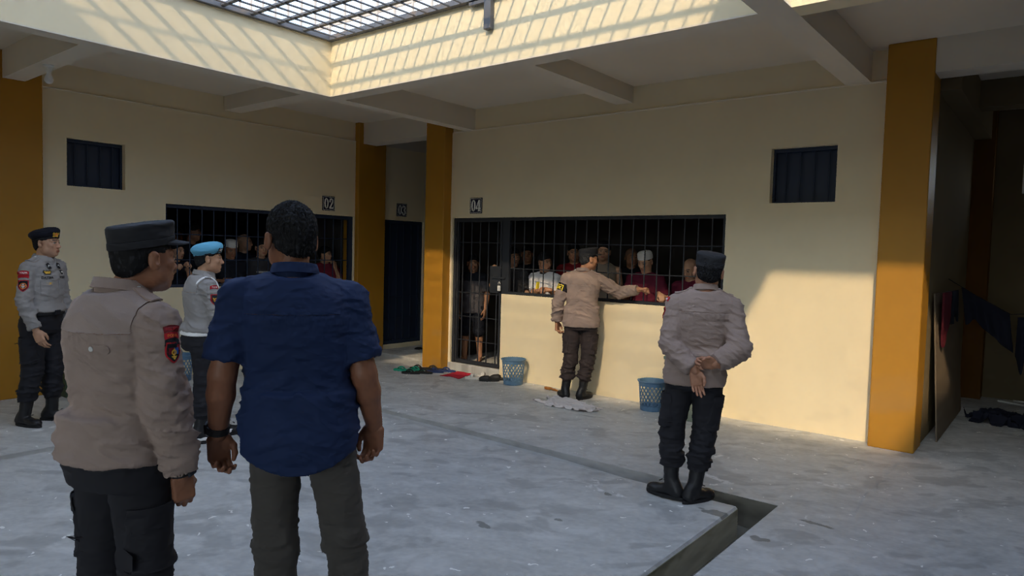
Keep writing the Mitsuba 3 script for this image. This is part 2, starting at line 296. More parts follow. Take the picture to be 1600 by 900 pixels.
def small_window(key, s0, s1, z0, z1, axis, wallp, bars, lab):
    tag(key, lab, kind='structure')
    pl = wallp + .10 if axis == 'x' else wallp - .10
    grille(key, bars, [], [(s0, s1, z1 - .035, z1), (s0, s1, z0, z0 + .02), (s0, s0 + .02, z0, z1), (s1 - .02, s1, z0, z1)], axis, pl, z0, z1, .007, 'm_iron_blue')
    pb = box(s0, s1, pl + .03, pl + .035, z0, z1) if axis == 'x' else box(pl - .035, pl - .03, s0, s1, z0, z1)
    add('shutter', pb, 'm_iron_blue', key)
small_window('window_3', -2.285, -1.69, 2.155, 2.68, 'x', YA, [-2.17, -2.04, -1.91, -1.78], 'small high barred window in the wall of cell 04')
small_window('window_4', 2.79, 3.373, 2.2, 2.707, 'y', XB, [2.90, 3.025, 3.155, 3.278], 'small high barred window in the wall of cell 02')
tag('door_3', 'dark blue iron door of cell 03 with bars over a steel sheet', kind='structure')
add('sheet', box(XB - .10, XB - .09, 7.16, 8.0, .16, 2.05), 'm_iron_blue', 'door_3')
grille('door_3', [7.344, 7.493, 7.636, 7.801], [(.52, 7.17, 7.95), (.86, 7.17, 7.95)], [(7.15, 7.20, .1, 2.072), (7.95, 8.02, .1, 2.072), (7.2, 7.95, 2.02, 2.072), (7.2, 7.95, .1, .16)], 'y', XB - .06, .13, 2.05, m='m_iron_blue')
tag('window_5', 'bright louvre window high in the far wall of the passage', kind='structure')
add('frame', join([box(-.47, .75, 10.25, 10.3, 2.47, 2.49), box(-.47, .75, 10.25, 10.3, 2.94, 2.96), box(-.47, -.45, 10.25, 10.3, 2.47, 2.96), box(.13, .15, 10.25, 10.3, 2.47, 2.96)]), 'm_white', 'window_5')
scene['m_glass'] = {'type': 'thindielectric'}
for i in range(5):
    l = box(-.45, .75, -.04, .04, -.002, .002); l.apply_transform(trimesh.transformations.rotation_matrix(.9, (1, 0, 0))); l.apply_translation((0, 10.27, 2.53 + .093 * i))
    add('pane', l, 'm_glass', 'window_5')

# ---------------------------------------------------------------- grate over the light well
gk = thing('skylight_grate', 'grey steel grate of flat bars and thin rods over the light well', 'grate')
ZG = ZW + .02
for b in ((SX0 - .02, SX0 + .05, SY0, SY1 - .0, ZW - .005, ZW + .05), (SX1 - .05, SX1 + .02, SY0, SY1, ZW - .005, ZW + .05),
          (SX0, SX1, SY1 - .06, SY1 + .02, ZW - .004, ZW + .045), (SX0, SX1, SY0 - .02, SY0 + .06, ZW - .004, ZW + .045)):
    add('edge_angle', box(*b), 'm_grate', gk)
yk = SY1 - .07 - .285
while yk > SY0 + .1:
    add('flat_bar', box(SX0, SX1, yk - .021, yk + .021, ZW + .010, ZW + .03), 'm_grate', gk); yk -= .288
xk = SX0 + .165
while xk < SX1 - .05:
    add('rod', rod((xk, SY0, ZW + .006), (xk, SY1 - .01, ZW + .004), .009, 6), 'm_grate', gk); xk += .1455
bk = thing('steel_bracket', 'dark steel angle bracket hanging from the grate', 'bracket')
add('upright', bevel_box(-3.975, -3.90, SY1 - .055, SY1 - .003, 3.50, ZW - .006, .003), 'm_grate', bk)
add('arm', join([box(-4.15, -3.93, SY1 - .05, SY1 - .01, ZW - .04, ZW - .012)]), 'm_grate', bk)
fk = thing('roof_fence', 'tall fence of thin posts standing on the roof beyond the grate', 'fence')
mat('m_fence', [0.42, 0.36, 0.31], .6, .3)
post = None
for i in range(34):
    x = -12 + .36 * i
    add('post', box(x, x + .022, 6.4, 6.43, ZC + .15, 6.0), 'm_fence', fk)
add('rail', box(-12, .2, 6.43, 6.46, 4.9, 4.94), 'm_fence', fk); add('rail', box(-12, .2, 6.43, 6.46, ZC + .3, ZC + .34), 'm_fence', fk)

# ---------------------------------------------------------------- figures: smooth implicit bodies turned into meshes
def nrm(v):
    v = np.asarray(v, float); return v / (np.linalg.norm(v) + 1e-12)
def rot(axis, a):
    return trimesh.transformations.rotation_matrix(a, axis)[:3, :3]
def cap(a, b, ra, rb=None, flat=False, squash=None):
    """tapered limb from a to b; flat: cut square at b; squash=(direction, factor) flattens it"""
    a, b = np.asarray(a, float), np.asarray(b, float); rb = ra if rb is None else rb
    ba = b - a; L2 = ba @ ba + 1e-12; u = ba / math.sqrt(L2); R = max(ra, rb)
    def fn(x, y, z):
        px, py, pz = x - a[0], y - a[1], z - a[2]
        t = (px * ba[0] + py * ba[1] + pz * ba[2]) / L2; h = np.clip(t, 0, 1)
        qx, qy, qz = px - ba[0] * h, py - ba[1] * h, pz - ba[2] * h
        d2 = qx * qx + qy * qy + qz * qz
        if squash is not None:
            n, s = squash; w = qx * n[0] + qy * n[1] + qz * n[2]; d2 = d2 + (s * s - 1) * w * w
        d = np.sqrt(d2) - (ra + (rb - ra) * h)
        if flat: d = np.maximum(d, (t - 1) * math.sqrt(L2))
        return d
    return fn, np.minimum(a, b) - R, np.maximum(a, b) + R
def ell(c, r, R=None):
    c, r = np.asarray(c, float), np.asarray(r, float); m = r.max() if R is not None else r
    def fn(x, y, z):
        q = [x - c[0], y - c[1], z - c[2]]
        if R is not None: q = [q[0] * R[0, j] + q[1] * R[1, j] + q[2] * R[2, j] for j in range(3)]
        a = [q[j] / r[j] for j in range(3)]; b = [a[j] / r[j] for j in range(3)]
        k0 = np.sqrt(a[0] ** 2 + a[1] ** 2 + a[2] ** 2); k1 = np.sqrt(b[0] ** 2 + b[1] ** 2 + b[2] ** 2) + 1e-9
        return k0 * (k0 - 1) / k1
    return fn, c - m, c + m
def rbox(c, h, r, R=None):
    c, h = np.asarray(c, float), np.asarray(h, float); m = np.linalg.norm(h) + r if R is not None else h + r
    def fn(x, y, z):
        q = [x - c[0], y - c[1], z - c[2]]
        if R is not None: q = [q[0] * R[0, j] + q[1] * R[1, j] + q[2] * R[2, j] for j in range(3)]
        q = [np.abs(q[j]) - h[j] for j in range(3)]
        return np.sqrt(sum(np.maximum(v, 0) ** 2 for v in q)) + np.minimum(np.maximum(np.maximum(q[0], q[1]), q[2]), 0) - r
    return fn, c - m, c + m
def loft(zs, cx, cy, w, d, p=2.4):
    """upright stack of superellipses"""
    from scipy.interpolate import PchipInterpolator
    o = np.argsort(zs); zs = np.asarray(zs, float)[o]
    f = [PchipInterpolator(zs, np.asarray(v, float)[o]) for v in (cx, cy, w, d)]
    z0, z1 = zs[0], zs[-1]; W, D = np.max(w), np.max(d)
    def fn(x, y, z):
        zc = np.clip(z, z0, z1); a, b, ww, dd = (g(zc) for g in f)
        q = ((np.abs(x - a) / ww) ** p + (np.abs(y - b) / dd) ** p) ** (1 / p)
        e = (q - 1) * np.minimum(ww, dd); o = np.maximum(z0 - z, z - z1)
        return np.where(o > 0, np.sqrt(np.maximum(e, 0) ** 2 + o * o) * 1.0, np.maximum(e, o))
    return fn, np.array([np.min(cx) - W, np.min(cy) - D, z0]), np.array([np.max(cx) + W, np.max(cy) + D, z1])
def moved(prim, R, t, s=1.0):
    fn, lo, hi = prim; t = np.asarray(t, float)
    def g(x, y, z):
        q = [x - t[0], y - t[1], z - t[2]]
        return s * fn(*[(q[0] * R[0, j] + q[1] * R[1, j] + q[2] * R[2, j]) / s for j in range(3)])
    c = np.array([[x, y, z] for x in (lo[0], hi[0]) for y in (lo[1], hi[1]) for z in (lo[2], hi[2])]) * s @ R.T + t
    return g, c.min(0), c.max(0)
class Field:
    def __init__(self): self.ops, self.cuts = [], []
    def add(self, prim, k=0.02): self.ops.append((prim, k, 1)); return self
    def sub(self, prim, k=0.01): self.ops.append((prim, k, -1)); return self
    def keep(self, fn): self.cuts.append(fn); return self      # keeps where fn < 0
    def bounds(self):
        lo = np.min([p[1] for p, k, s in self.ops if s > 0], 0); hi = np.max([p[2] for p, k, s in self.ops if s > 0], 0)
        return lo, hi
    def grid(self, axes):
        X, Y, Z = axes; F = np.full((len(X), len(Y), len(Z)), 0.3, np.float32)
        for (fn, lo, hi), k, s in self.ops:
            pad = k + 0.022; sl = []
            for A, l, h in zip(axes, lo, hi):
                sl.append(slice(max(np.searchsorted(A, l - pad) - 1, 0), np.searchsorted(A, h + pad) + 1))
            x, y, z = X[sl[0]][:, None, None], Y[sl[1]][None, :, None], Z[sl[2]][None, None, :]
            if 0 in (x.size, y.size, z.size): continue
            d = fn(x, y, z); G = F[tuple(sl)]
            if s > 0:
                h = np.maximum(k - np.abs(G - d), 0) / k; F[tuple(sl)] = np.minimum(G, d) - h * h * k * 0.25
            else:
                h = np.maximum(k - np.abs(G + d), 0) / k; F[tuple(sl)] = np.maximum(G, -d) + h * h * k * 0.25
        for fn in self.cuts:
            F = np.maximum(F, fn(X[:, None, None], Y[None, :, None], Z[None, None, :]).astype(np.float32))
        return F
    def mesh(self, step, fine=()):
        lo, hi = self.bounds(); axes = []
        for j in range(3):
            marks = [(lo[j] - 2.5 * step, hi[j] + 2.5 * step, step)] + [(a[j], b[j], s) for a, b, s in fine]
            pts = [marks[0][0]]
            while pts[-1] < marks[0][1]:
                s = min(m[2] if m[0] - m[2] <= pts[-1] <= m[1] else step for m in marks); pts.append(pts[-1] + s)
            axes.append(np.array(pts))
        return surface(self.grid(axes), axes)
CORN = np.array([[i, j, k] for i in (0, 1) for j in (0, 1) for k in (0, 1)])
EDGES = [(a, b) for a in range(8) for b in range(a + 1, 8) if np.abs(CORN[a] - CORN[b]).sum() == 1]
def surface(F, axes):
    """dual (surface net) mesh of the zero level of F"""
    S = F < 0; n = np.array(F.shape) - 1
    tot = np.zeros(n, np.uint8)
    for c in CORN: tot += S[c[0]:c[0] + n[0], c[1]:c[1] + n[1], c[2]:c[2] + n[2]]
    idx = np.argwhere((tot > 0) & (tot < 8))
    V = np.stack([F[idx[:, 0] + c[0], idx[:, 1] + c[1], idx[:, 2] + c[2]] for c in CORN], 1)
    acc, cnt = np.zeros((len(idx), 3)), np.zeros(len(idx))
    for a, b in EDGES:
        va, vb = V[:, a], V[:, b]; on = (va < 0) != (vb < 0)
        t = np.where(on, va / np.where(on, va - vb, 1), 0)
        acc += np.where(on[:, None], CORN[a] + t[:, None] * (CORN[b] - CORN[a]), 0); cnt += on
    fr = acc / cnt[:, None]; P = np.zeros_like(fr)
    for j in range(3):
        A = axes[j]; P[:, j] = A[idx[:, j]] + fr[:, j] * (A[idx[:, j] + 1] - A[idx[:, j]])
    ids = np.full(n, -1, np.int64); ids[tuple(idx.T)] = np.arange(len(idx))
    faces = []
    for ax in range(3):
        o1, o2 = (ax + 1) % 3, (ax + 2) % 3
        A = np.take(S, range(0, S.shape[ax] - 1), ax); B = np.take(S, range(1, S.shape[ax]), ax)
        e = np.argwhere(A != B); ok = (e[:, o1] > 0) & (e[:, o2] > 0) & (e[:, o1] < n[o1]) & (e[:, o2] < n[o2]); e = e[ok]
        if len(e) == 0: continue
        inside = A[tuple(e.T)]; q = []
        for d1, d2 in ((0, 0), (-1, 0), (-1, -1), (0, -1)):
            c = e.copy(); c[:, o1] += d1; c[:, o2] += d2; q.append(ids[tuple(c.T)])
        q = np.stack(q, 1); q = np.where(inside[:, None], q, q[:, ::-1])
        faces.append(q)
    q = np.vstack(faces)
    return trimesh.Trimesh(P, np.vstack([q[:, [0, 1, 2]], q[:, [0, 2, 3]]]), process=False)
def union(a, b):
    """joins a hand or a foot to its body: one closed surface where the meshes allow it"""
    try:
        ms = [m3.Manifold(m3.Mesh(np.asarray(m.vertices, np.float32), np.asarray(m.faces, np.uint32))) for m in (a, b)]
        if all(m.status() == m3.Error.NoError and m.num_tri() > 0 for m in ms):
            r = (ms[0] + ms[1]).to_mesh()
            return trimesh.Trimesh(r.vert_properties[:, :3], r.tri_verts, process=False)
    except Exception:
        pass
    return join([a, b])
def lighter(m, tol=.0001):
    try:
        q = m3.Manifold(m3.Mesh(np.asarray(m.vertices, np.float32), np.asarray(m.faces, np.uint32)))
        if q.status() == m3.Error.NoError and q.num_tri() > 0:
            r = q.simplify(tol).to_mesh(); return trimesh.Trimesh(r.vert_properties[:, :3], r.tri_verts, process=False)
    except Exception:
        pass
    return m
def push(m, amount):
    """moves vertices along their normals by amount(vertices, normals)"""
    n = m.vertex_normals; m.vertices = m.vertices + n * np.asarray(amount(m.vertices, n))[:, None]; return m
def vn(p, f, seed=0, o=3):
    return meshkit.fbm(np.asarray(p) * np.asarray(f, float), o, seed) - 0.5

# ---- head -----------------------------------------------------------------------------------------------------------
def head_field(F, R, t, s, wide=1.0, detail=True):
    m = lambda p: moved(p, R, t, s)
    F.add(m(ell((0, -.014, .036), (.075 * wide, .096, .084))), .03)
    F.add(m(ell((0, .034, -.034), (.061 * wide, .06, .082))), .035)
    F.add(m(ell((0, .064, -.094), (.024 * wide, .022, .02))), .03)
    for q in (-1, 1):
        F.add(m(ell((q * .047 * wide, .018, -.064), (.02, .028, .026))), .03)
        F.add(m(ell((q * .045 * wide, .061, -.02), (.019, .019, .017))), .02)
        F.add(m(cap((q * .013, .088, .021), (q * .048, .069, .02), .0095)), .014)
        F.add(m(ell((q * .085 * wide, -.012, -.004), (.009, .020, .034), rot((0, 0, 1), q * -.45))), .008)
        F.add(m(ell((q * .082 * wide, -.002, -.026), (.007, .009, .011))), .008)
    for q in (-1, 1):
        F.sub(m(ell((q * .0315, .101, .001), (.017, .014, .0105))), .012)
        F.add(m(ell((q * .0315, .0775, .0005), (.0145, .0135, .0095))), .004)
        F.sub(m(ell((q * .094 * wide, -.004, -.001), (.006, .008, .016))), .005)
    F.add(m(cap((0, .089, .008), (0, .104, -.030), .0075, .0105)), .012)
    F.add(m(ell((0, .106, -.033), (.0125, .0105, .0100))), .01)
    for q in (-1, 1): F.add(m(ell((q * .0135, .098, -.037), (.0085, .0095, .0075))), .007)
    F.add(m(cap((-.017, .089, -.0645), (.017, .089, -.0645), .0065)), .008)
    F.add(m(cap((-.013, .088, -.075), (.013, .088, -.075), .0072)), .008)
    F.sub(m(cap((-.02, .098, -.0695), (.02, .098, -.0695), .0035)), .004)
    F.sub(m(ell((0, .098, -.086), (.02, .012, .006))), .01)
def head_color(v, R, t, s, skin, hair=(.012, .011, .011), stubble=0.0, shaved=0.0, brow=1.0):
    q = (v - t) @ R / s; col = np.tile(np.array(skin, float), (len(v), 1))
    near = (np.abs(q[:, 2]) < .2) & (np.abs(q[:, 0]) < .12) & (np.abs(q[:, 1]) < .15)
    def seg(a, b):
        a, b = np.array(a), np.array(b); h = np.clip((q - a) @ (b - a) / ((b - a) @ (b - a)), 0, 1); return np.linalg.norm(q - a - h[:, None] * (b - a), axis=1)
    def paint(wt, c):
        w = np.clip(wt, 0, 1)[:, None] * near[:, None]; col[:] = col * (1 - w) + np.array(c) * w
    mott = meshkit.fbm(q * 60, 2, 3); col *= (0.90 + 0.2 * mott)[:, None]
    cheek = np.exp(-(np.linalg.norm((q - [0, .08, -.03]) / [.06, .05, .04], axis=1) ** 2)); paint(cheek * .25, np.array(skin) * [1.15, .85, .8])
    if stubble: paint(stubble * np.exp(-(np.linalg.norm((q - [0, .07, -.075]) / [.06, .05, .028], axis=1) ** 2)) * (q[:, 1] > .0), np.array(skin) * .3)
    if shaved:
        hl = (q[:, 2] - (.75 * q[:, 1] - .004)) / .012; paint(shaved * np.clip(hl, 0, 1), np.array(hair) * 4 + np.array(skin) * .25)
    for sx in (-1, 1):
        paint(1.6 - seg((sx * .014, .093, .0245), (sx * .047, .078, .026)) / .0050 * 1.0, np.array(hair) * brow + np.array(skin) * (1 - brow))
        e = q - [sx * .0315, .0775, .0005]; on = (np.linalg.norm(e / [.0150, .016, .0070], axis=1) < 1.06) & (e[:, 1] > .004)
        paint(on * .75, [.42, .38, .34])
        paint((np.linalg.norm(e[:, [0, 2]] / [.0062, .0066], axis=1) < 1) & on, [.012, .008, .006])
        paint(1.3 - seg((sx * .018, .0895, .0075), (sx * .045, .083, .0055)) / .0042, [.02, .014, .012])
    paint(1.5 - seg((-.018, .095, -.0655), (.018, .095, -.0655)) / .006, np.array(skin) * [.75, .5, .48])
    paint(1.5 - seg((-.013, .094, -.075), (.013, .094, -.075)) / .0065, np.array(skin) * [.85, .55, .52])
    paint(1.3 - seg((-.019, .097, -.0698), (.019, .097, -.0698)) / .0028, np.array(skin) * .25)
    for sx in (-1, 1): paint(1.2 - np.linalg.norm(q - [sx * .007, .103, -.042], axis=1) / .004, np.array(skin) * .15)
    return col
def hair_mesh(R, t, s, wide=1.0, thick=.008, line=0.0, spiky=.003, step=.005, low=.0, top=None, crown=0.0):
    F = Field(); m = lambda p: moved(p, R, t, s)
    F.add(m(ell((0, -.015, .037), ((.075 * wide + thick * .45), .097 + thick, .085 + thick * 1.25))), .02)
    if crown: F.add(m(ell((0, .0, .062), (.064 * wide + thick, .082 + thick, .066 + crown))), .03)
    F.add(m(ell((0, -.05, -.028), (.06 * wide + thick * .5, .05 + thick * .7, .05))), .03)
    def cut(x, y, z):
        q = [x - t[0], y - t[1], z - t[2]]; l = [(q[0] * R[0, j] + q[1] * R[1, j] + q[2] * R[2, j]) / s for j in range(3)]
        front = .75 * l[1] - .006 + line - l[2]
        side = (.02 - l[2]) * (l[1] > -.018) * (np.abs(l[0]) > .06) + -1.0 * ~((l[1] > -.018) & (np.abs(l[0]) > .06))
        return np.maximum(np.maximum(front, -.072 + low - l[2]), np.maximum(side, -1)) * s
    F.keep(cut)
    if top is not None:
        F.keep(lambda x, y, z: ((x - t[0]) * R[0, 2] + (y - t[1]) * R[1, 2] + (z - t[2]) * R[2, 2]) - top * s)
    h = F.mesh(step)
    def amt(v, n):
        q = (v - t) @ R / s; a = np.arctan2(q[:, 0], q[:, 1] + .03); st = np.stack([a * 3.0, q[:, 2] * 20, q[:, 1] * 20], 1)
        return spiky * (2.2 * vn(st, (14, 1, 1), 5, 2) + 1.6 * vn(q, (190, 190, 110), 9, 2))
    return push(h, amt)

# ---- hands ----------------------------------------------------------------------------------------------------------
POSES = {'relaxed': dict(curl=(.35, .5, .35), thumb=((.030, -.006, .020), (.047, -.022, .048), (.045, -.034, .074), (.038, -.042, .094))),
         'open': dict(curl=(.08, .12, .08), thumb=((.030, -.004, .020), (.054, -.012, .044), (.066, -.018, .070), (.072, -.020, .092))),
         'fist': dict(curl=(1.25, 1.65, 1.0), thumb=((.030, -.008, .022), (.042, -.030, .050), (.026, -.050, .068), (.004, -.054, .074))),
         'grip': dict(curl=(.95, 1.25, .8), thumb=((.030, -.010, .022), (.040, -.034, .048), (.026, -.056, .062), (.006, -.060, .070))),
         'loose': dict(curl=(.7, .95, .6), thumb=((.030, -.006, .020), (.046, -.020, .046), (.044, -.034, .070), (.034, -.044, .088)))}
def hand_mesh(wrist, dist, dorsal, side, pose='relaxed', s=1.0, step=.004, spread=1.0):
    p = POSES[pose]; F = Field()
    F.add(cap((0, 0, -.035), (0, 0, .015), .027, .026, squash=((0, 1, 0), 1.3)), .012)
    F.add(rbox((.0, 0, .05), (.027, .003, .036), .012), .014)
    F.add(ell((.026, -.010, .034), (.017, .014, .028)), .012)
    for x, z, L, r, k in ((.029, .088, (.040, .025, .021), .0092, 1.0), (.010, .094, (.045, .029, .022), .0096, 1.04), (-.010, .090, (.041, .027, .021), .009, 1.1), (-.028, .081, (.032, .020, .019), .008, 1.18)):
        a = np.array([x * .96, 0, z - .022]); b = np.array([x, 0, z]); F.add(cap(a, b, r * 1.1, r * 1.08), .008)
        th = 0; sp = x * 2.2 * spread * (1 if pose in ('open', 'relaxed') else .3)
        for j, (l, c) in enumerate(zip(L, p['curl'])):
            th += c * k; n = b + l * nrm([math.sin(sp) * math.cos(th), -math.sin(th), math.cos(th) * math.cos(sp)])
            F.add(cap(b, n, r * (1 - .09 * j), r * (.93 - .1 * j)), .0045); b = n
    tp = [np.array(v) for v in p['thumb']]
    for j in range(3): F.add(cap(tp[j], tp[j + 1], (.0145, .0108, .0095)[j], (.0112, .0098, .0078)[j]), .007)
    m = F.mesh(step)
    z = nrm(dist); y = np.asarray(dorsal, float); y = nrm(y - z * (y @ z)); x = np.cross(y, z) * (1 if side == 'r' else -1)
    m.vertices = (m.vertices * s) @ np.stack([x, y, z]) + np.asarray(wrist, float)
    if side == 'l': m.faces = m.faces[:, ::-1]
    return m

# ---- bodies ---------------------------------------------------------------------------------------------------------
TS = (-.16, 0, .16, .32, .52, .72, .86, .95, 1.0)
TW = (.150, .166, .158, .148, .155, .165, .150, .105, .070)
TD = (.100, .116, .108, .102, .111, .114, .097, .078, .064)
TY = (-.012, -.012, .0, .008, .004, .0, -.006, -.010, -.012)
def torso(J, grow=0.0, gw=1.0, gd=1.0, belly=0.0, t0=-.16, t1=1.0, hipw=1.0):
    zp, zn = J['pel'][2], J['neck'][2]; ts = np.array(TS); on = (ts >= t0 - 1e-6) & (ts <= t1 + 1e-6)
    z = zp + ts * (zn - zp); c = np.array(J['pel'])[None] + ts[:, None] * (np.array(J['neck']) - np.array(J['pel']))[None]
    b = belly * np.exp(-((ts - .3) / .24) ** 2)
    w = np.array(TW) * gw + grow + b * .35; w[:3] *= hipw; d = np.array(TD) * gd + grow + b * .5; y = np.array(TY) + b * .5
    return loft(z[on], c[on, 0], (c[:, 1] + y)[on], w[on], d[on])
def joints(**kw):
    """standing man of 1.70 m, facing +y, x to his right; any joint may be given"""
    J = dict(pel=(0, 0, .88), neck=(0, -.012, 1.425), head=(0, .022, 1.575))
    J.update({k: v for k, v in kw.items() if v is not None}); n, p = np.array(J['neck']), np.array(J['pel'])
    H = n[2] / 1.425
    for s, q in (('r', 1), ('l', -1)):
        J.setdefault('sh_' + s, tuple(n + [q * .172 * H, .008, -.052 * H])); sh = np.array(J['sh_' + s])
        J.setdefault('el_' + s, tuple(sh + [q * .05, -.02, -.285 * H])); e = np.array(J['el_' + s])
        J.setdefault('wr_' + s, tuple(e + [q * .0, .06, -.245 * H]))
        J.setdefault('hip_' + s, tuple(p + [q * .088, 0, -.01])); h = np.array(J['hip_' + s])
        J.setdefault('kn_' + s, (h[0] + q * .015, h[1] + .015, .475 * H)); k = np.array(J['kn_' + s])
        J.setdefault('an_' + s, (k[0] + q * .012, k[1] - .035, .085))
    J = {k: np.array(v, float) for k, v in J.items()}
    for s in 'lr': J['sh_' + s][2] -= .02
    return J
SKIN = [.36, .185, .105]
class Man:
    """one figure: the skin is one continuous mesh, clothes and hair are its parts"""
    def __init__(self, label, at, heading, J, skin=SKIN, group=None, step=.013, hstep=.0045, look=(0, 0, 0), hs=1.0, wide=1.0, gw=1.0, gd=1.0, belly=0.0, arm=1.0, hands=None, stubble=0., shaved=0., brow=1.0, bare=False, foot=(0.15, 0.15), hipw=1.0, handstep=.0045, hand_s=.98):
        self.key = new_key('person'); tag(self.key, label, 'person', group)
        self.J, self.M = J, np.eye(4); a = math.radians(heading)
        self.M[:3, :3] = rot((0, 0, 1), a); self.M[:3, 3] = at
        self.R = rot((0, 0, 1), look[0]) @ rot((1, 0, 0), look[1]) @ rot((0, 1, 0), look[2]); self.t = J['head']; self.hs, self.wide = hs, wide
        self.g = dict(gw=gw, gd=gd, belly=belly, hipw=hipw); self.arm = arm; self.foot = foot; self.step = step
        F = Field(); F.add(torso(J, **self.g), .02)
        F.add(cap(J['neck'] + [0, .0, -.03], self.t + self.R @ np.array([0, -.022, -.05]) * hs, .062 * hs, .054 * hs), .03)
        for s in 'lr':
            self.limbs(F, s, 0)
            if bare: self.bare_foot(F, s)
        head_field(F, self.R, self.t, hs, wide)
        hb = .135 * hs; body = F.mesh(step, [(self.t - hb, self.t + hb, hstep)])
        for s in 'lr':
            h = (hands or {}).get(s)
            if h is None:
                d = nrm(J['wr_' + s] - J['el_' + s]); h = (d, (1 if s == 'r' else -1, .15, 0), 'relaxed')
            body = union(body, hand_mesh(J['wr_' + s], h[0], h[1], s, h[2], hand_s, handstep))
        body = lighter(body)
        col = head_color(np.asarray(body.vertices), self.R, self.t, hs, skin, stubble=stubble, shaved=shaved, brow=brow)
        scene[self.key + '__body'] = mikit.ply(self.put(body), 'm_skin', smooth=True, color=col)
    def put(self, m):
        m = m.copy(); m.apply_transform(self.M); return m
    def limbs(self, F, s, grow):
        J = self.J; a = self.arm
        F.add(cap(J['neck'] * .62 + J['sh_' + s] * .38 + [0, 0, -.022], J['sh_' + s], .050 + grow, .043 * a + grow), .035)
        F.add(cap(J['sh_' + s], J['el_' + s], .045 * a + grow, .040 * a + grow), .02)
        m = J['el_' + s] * .68 + J['wr_' + s] * .32
        F.add(cap(J['el_' + s], m, .040 * a + grow, .041 * a + grow), .015); F.add(cap(m, J['wr_' + s], .040 * a + grow, .0265 * a + grow), .015)
        self.legs(F, s, grow)
    def legs(self, F, s, grow):
        J = self.J
        F.add(cap(J['hip_' + s], J['kn_' + s], .084 + grow, .055 + grow), .03)
        m = J['kn_' + s] * .68 + J['an_' + s] * .32 + [0, -.012, 0]
        F.add(cap(J['kn_' + s], m, .053 + grow, .053 + grow), .02); F.add(cap(m, J['an_' + s], .051 + grow, .036 + grow), .02)
    def toe(self, s):
        f = self.foot[0 if s == 'l' else 1]; f = f if isinstance(f, tuple) else (f, 0.0)
        q = 1 if s == 'r' else -1
        return np.array([math.sin(f[0]) * q, math.cos(f[0]), 0]), f[1]
    def bare_foot(self, F, s):
        a = self.J['an_' + s]; d, p = self.toe(s); g = np.array([a[0], a[1], a[2] - .055])
        F.add(cap(a + [0, 0, -.01], g - d * .03, .034, .03), .02); F.add(cap(g - d * .02, g + d * .11, .032, .026), .02)
        x = np.cross(d, [0, 0, 1])
        for i, o in enumerate((-.028, -.012, .003, .016, .028)):
            q = 1 if s == 'r' else -1; b = g + d * .115 - x * o * q * -1 + [0, 0, -.012]
            F.add(cap(b, b + d * (.042 - .006 * abs(i - 1)), .0125 if (i == 0) else .0095, .009), .006)
    def part(self, name, m, bsdf, parent=None, smooth=True, label=None):
        k = add(name, self.put(m), bsdf, self.key if parent is None else parent, smooth)
        if label: tag(k, label)
        return k
    def hair(self, bsdf='m_hair', **kw):
        return self.part('hair', hair_mesh(self.R, self.t, self.hs, self.wide, **kw), bsdf)
    # -- clothes
    def shirt(self, bsdf, hem, sleeve='long', grow=.017, step=.010, folds=.007, seed=1, belted=False, name='shirt', flare=.012, cuff=.90, yoke=True, neck_t=.985, sl_r=(.019, .019), hem_curve=None, tight=False):
        J = self.J; F = Field(); zp, zn = J['pel'][2], J['neck'][2]; c = J['pel']; g = self.g
        F.add(torso(J, grow, t1=1.0, **g), .02)
        if not belted:    # the skirt of the shirt hangs free over the trousers
            hw, hd = .168 * g['gw'] * g['hipw'] + grow + flare, .118 * g['gd'] + grow + flare + g['belly'] * .25
            F.add(loft([hem - .12, hem, zp + .16], [c[0]] * 3, [c[1] - .008] * 3, [hw + .004, hw, hw - .012], [hd + .004, hd, hd - .008]), .03)
        if hem_curve: F.keep(lambda x, y, z: hem_curve(x - c[0], y - c[1]) - z)
        else: F.sub(rbox((c[0], c[1], hem - .3), (.45, .45, .3), .0), .004)
        for s in 'lr':
            a = self.arm
            if sleeve != 'none':
                F.add(cap(J['neck'] * .62 + J['sh_' + s] * .38 + [0, 0, -.022], J['sh_' + s], .050 + grow * .9, .043 * a + grow * .9), .045)
            else:
                F.add(cap(J['neck'] * .7 + J['sh_' + s] * .3 + [0, 0, -.03], J['neck'] * .35 + J['sh_' + s] * .65 + [0, 0, -.03], .058 + grow, .05 + grow), .03)
            if sleeve == 'long':
                F.add(cap(J['sh_' + s], J['el_' + s], .046 * a + sl_r[0] * .9, .043 * a + sl_r[0]), .012)
                w = J['el_' + s] + (J['wr_' + s] - J['el_' + s]) * cuff
                F.add(cap(J['el_' + s], w, .043 * a + sl_r[0], .032 * a + sl_r[1], flat=True), .010)
            elif sleeve == 'short':
                w = J['sh_' + s] + (J['el_' + s] - J['sh_' + s]) * .80
                F.add(cap(J['sh_' + s], w, .047 * a + sl_r[0] * .85, .047 * a + sl_r[1], flat=True), .03)
        n = J['neck']; F.sub(ell(n + [0, .038, .085], (.060, .072, .07)), .01)
        m = F.mesh(step)
        def amt(v, nn):
            rel = (v - c); t = (v[:, 2] - zp) / (zn - zp)
            lat = np.abs(rel[:, 0]); arm = np.clip((lat - .17) / .05, 0, 1)
            w = .45 + .9 * np.exp(-((t - .22) / .22) ** 2) + .8 * arm
            q = np.stack([v[:, 0], v[:, 1], v[:, 2] + .5 * lat * np.where(rel[:, 1] < 0, 1, -.6)], 1)
            r1 = 1 - np.abs(vn(q, (4.5, 4.5, 14), seed, 2)) * 5; r2 = 1 - np.abs(vn(q + 3, (9, 9, 30), seed + 3, 2)) * 5
            d = folds * w * (1.5 * np.clip(r1, -.3, 1) ** 3 + .6 * np.clip(r2, -.3, 1) ** 3 + 1.6 * vn(v, (7, 7, 11), seed + 6, 2))
            e = np.minimum(np.linalg.norm(v - J['el_r'], axis=1), np.linalg.norm(v - J['el_l'], axis=1))
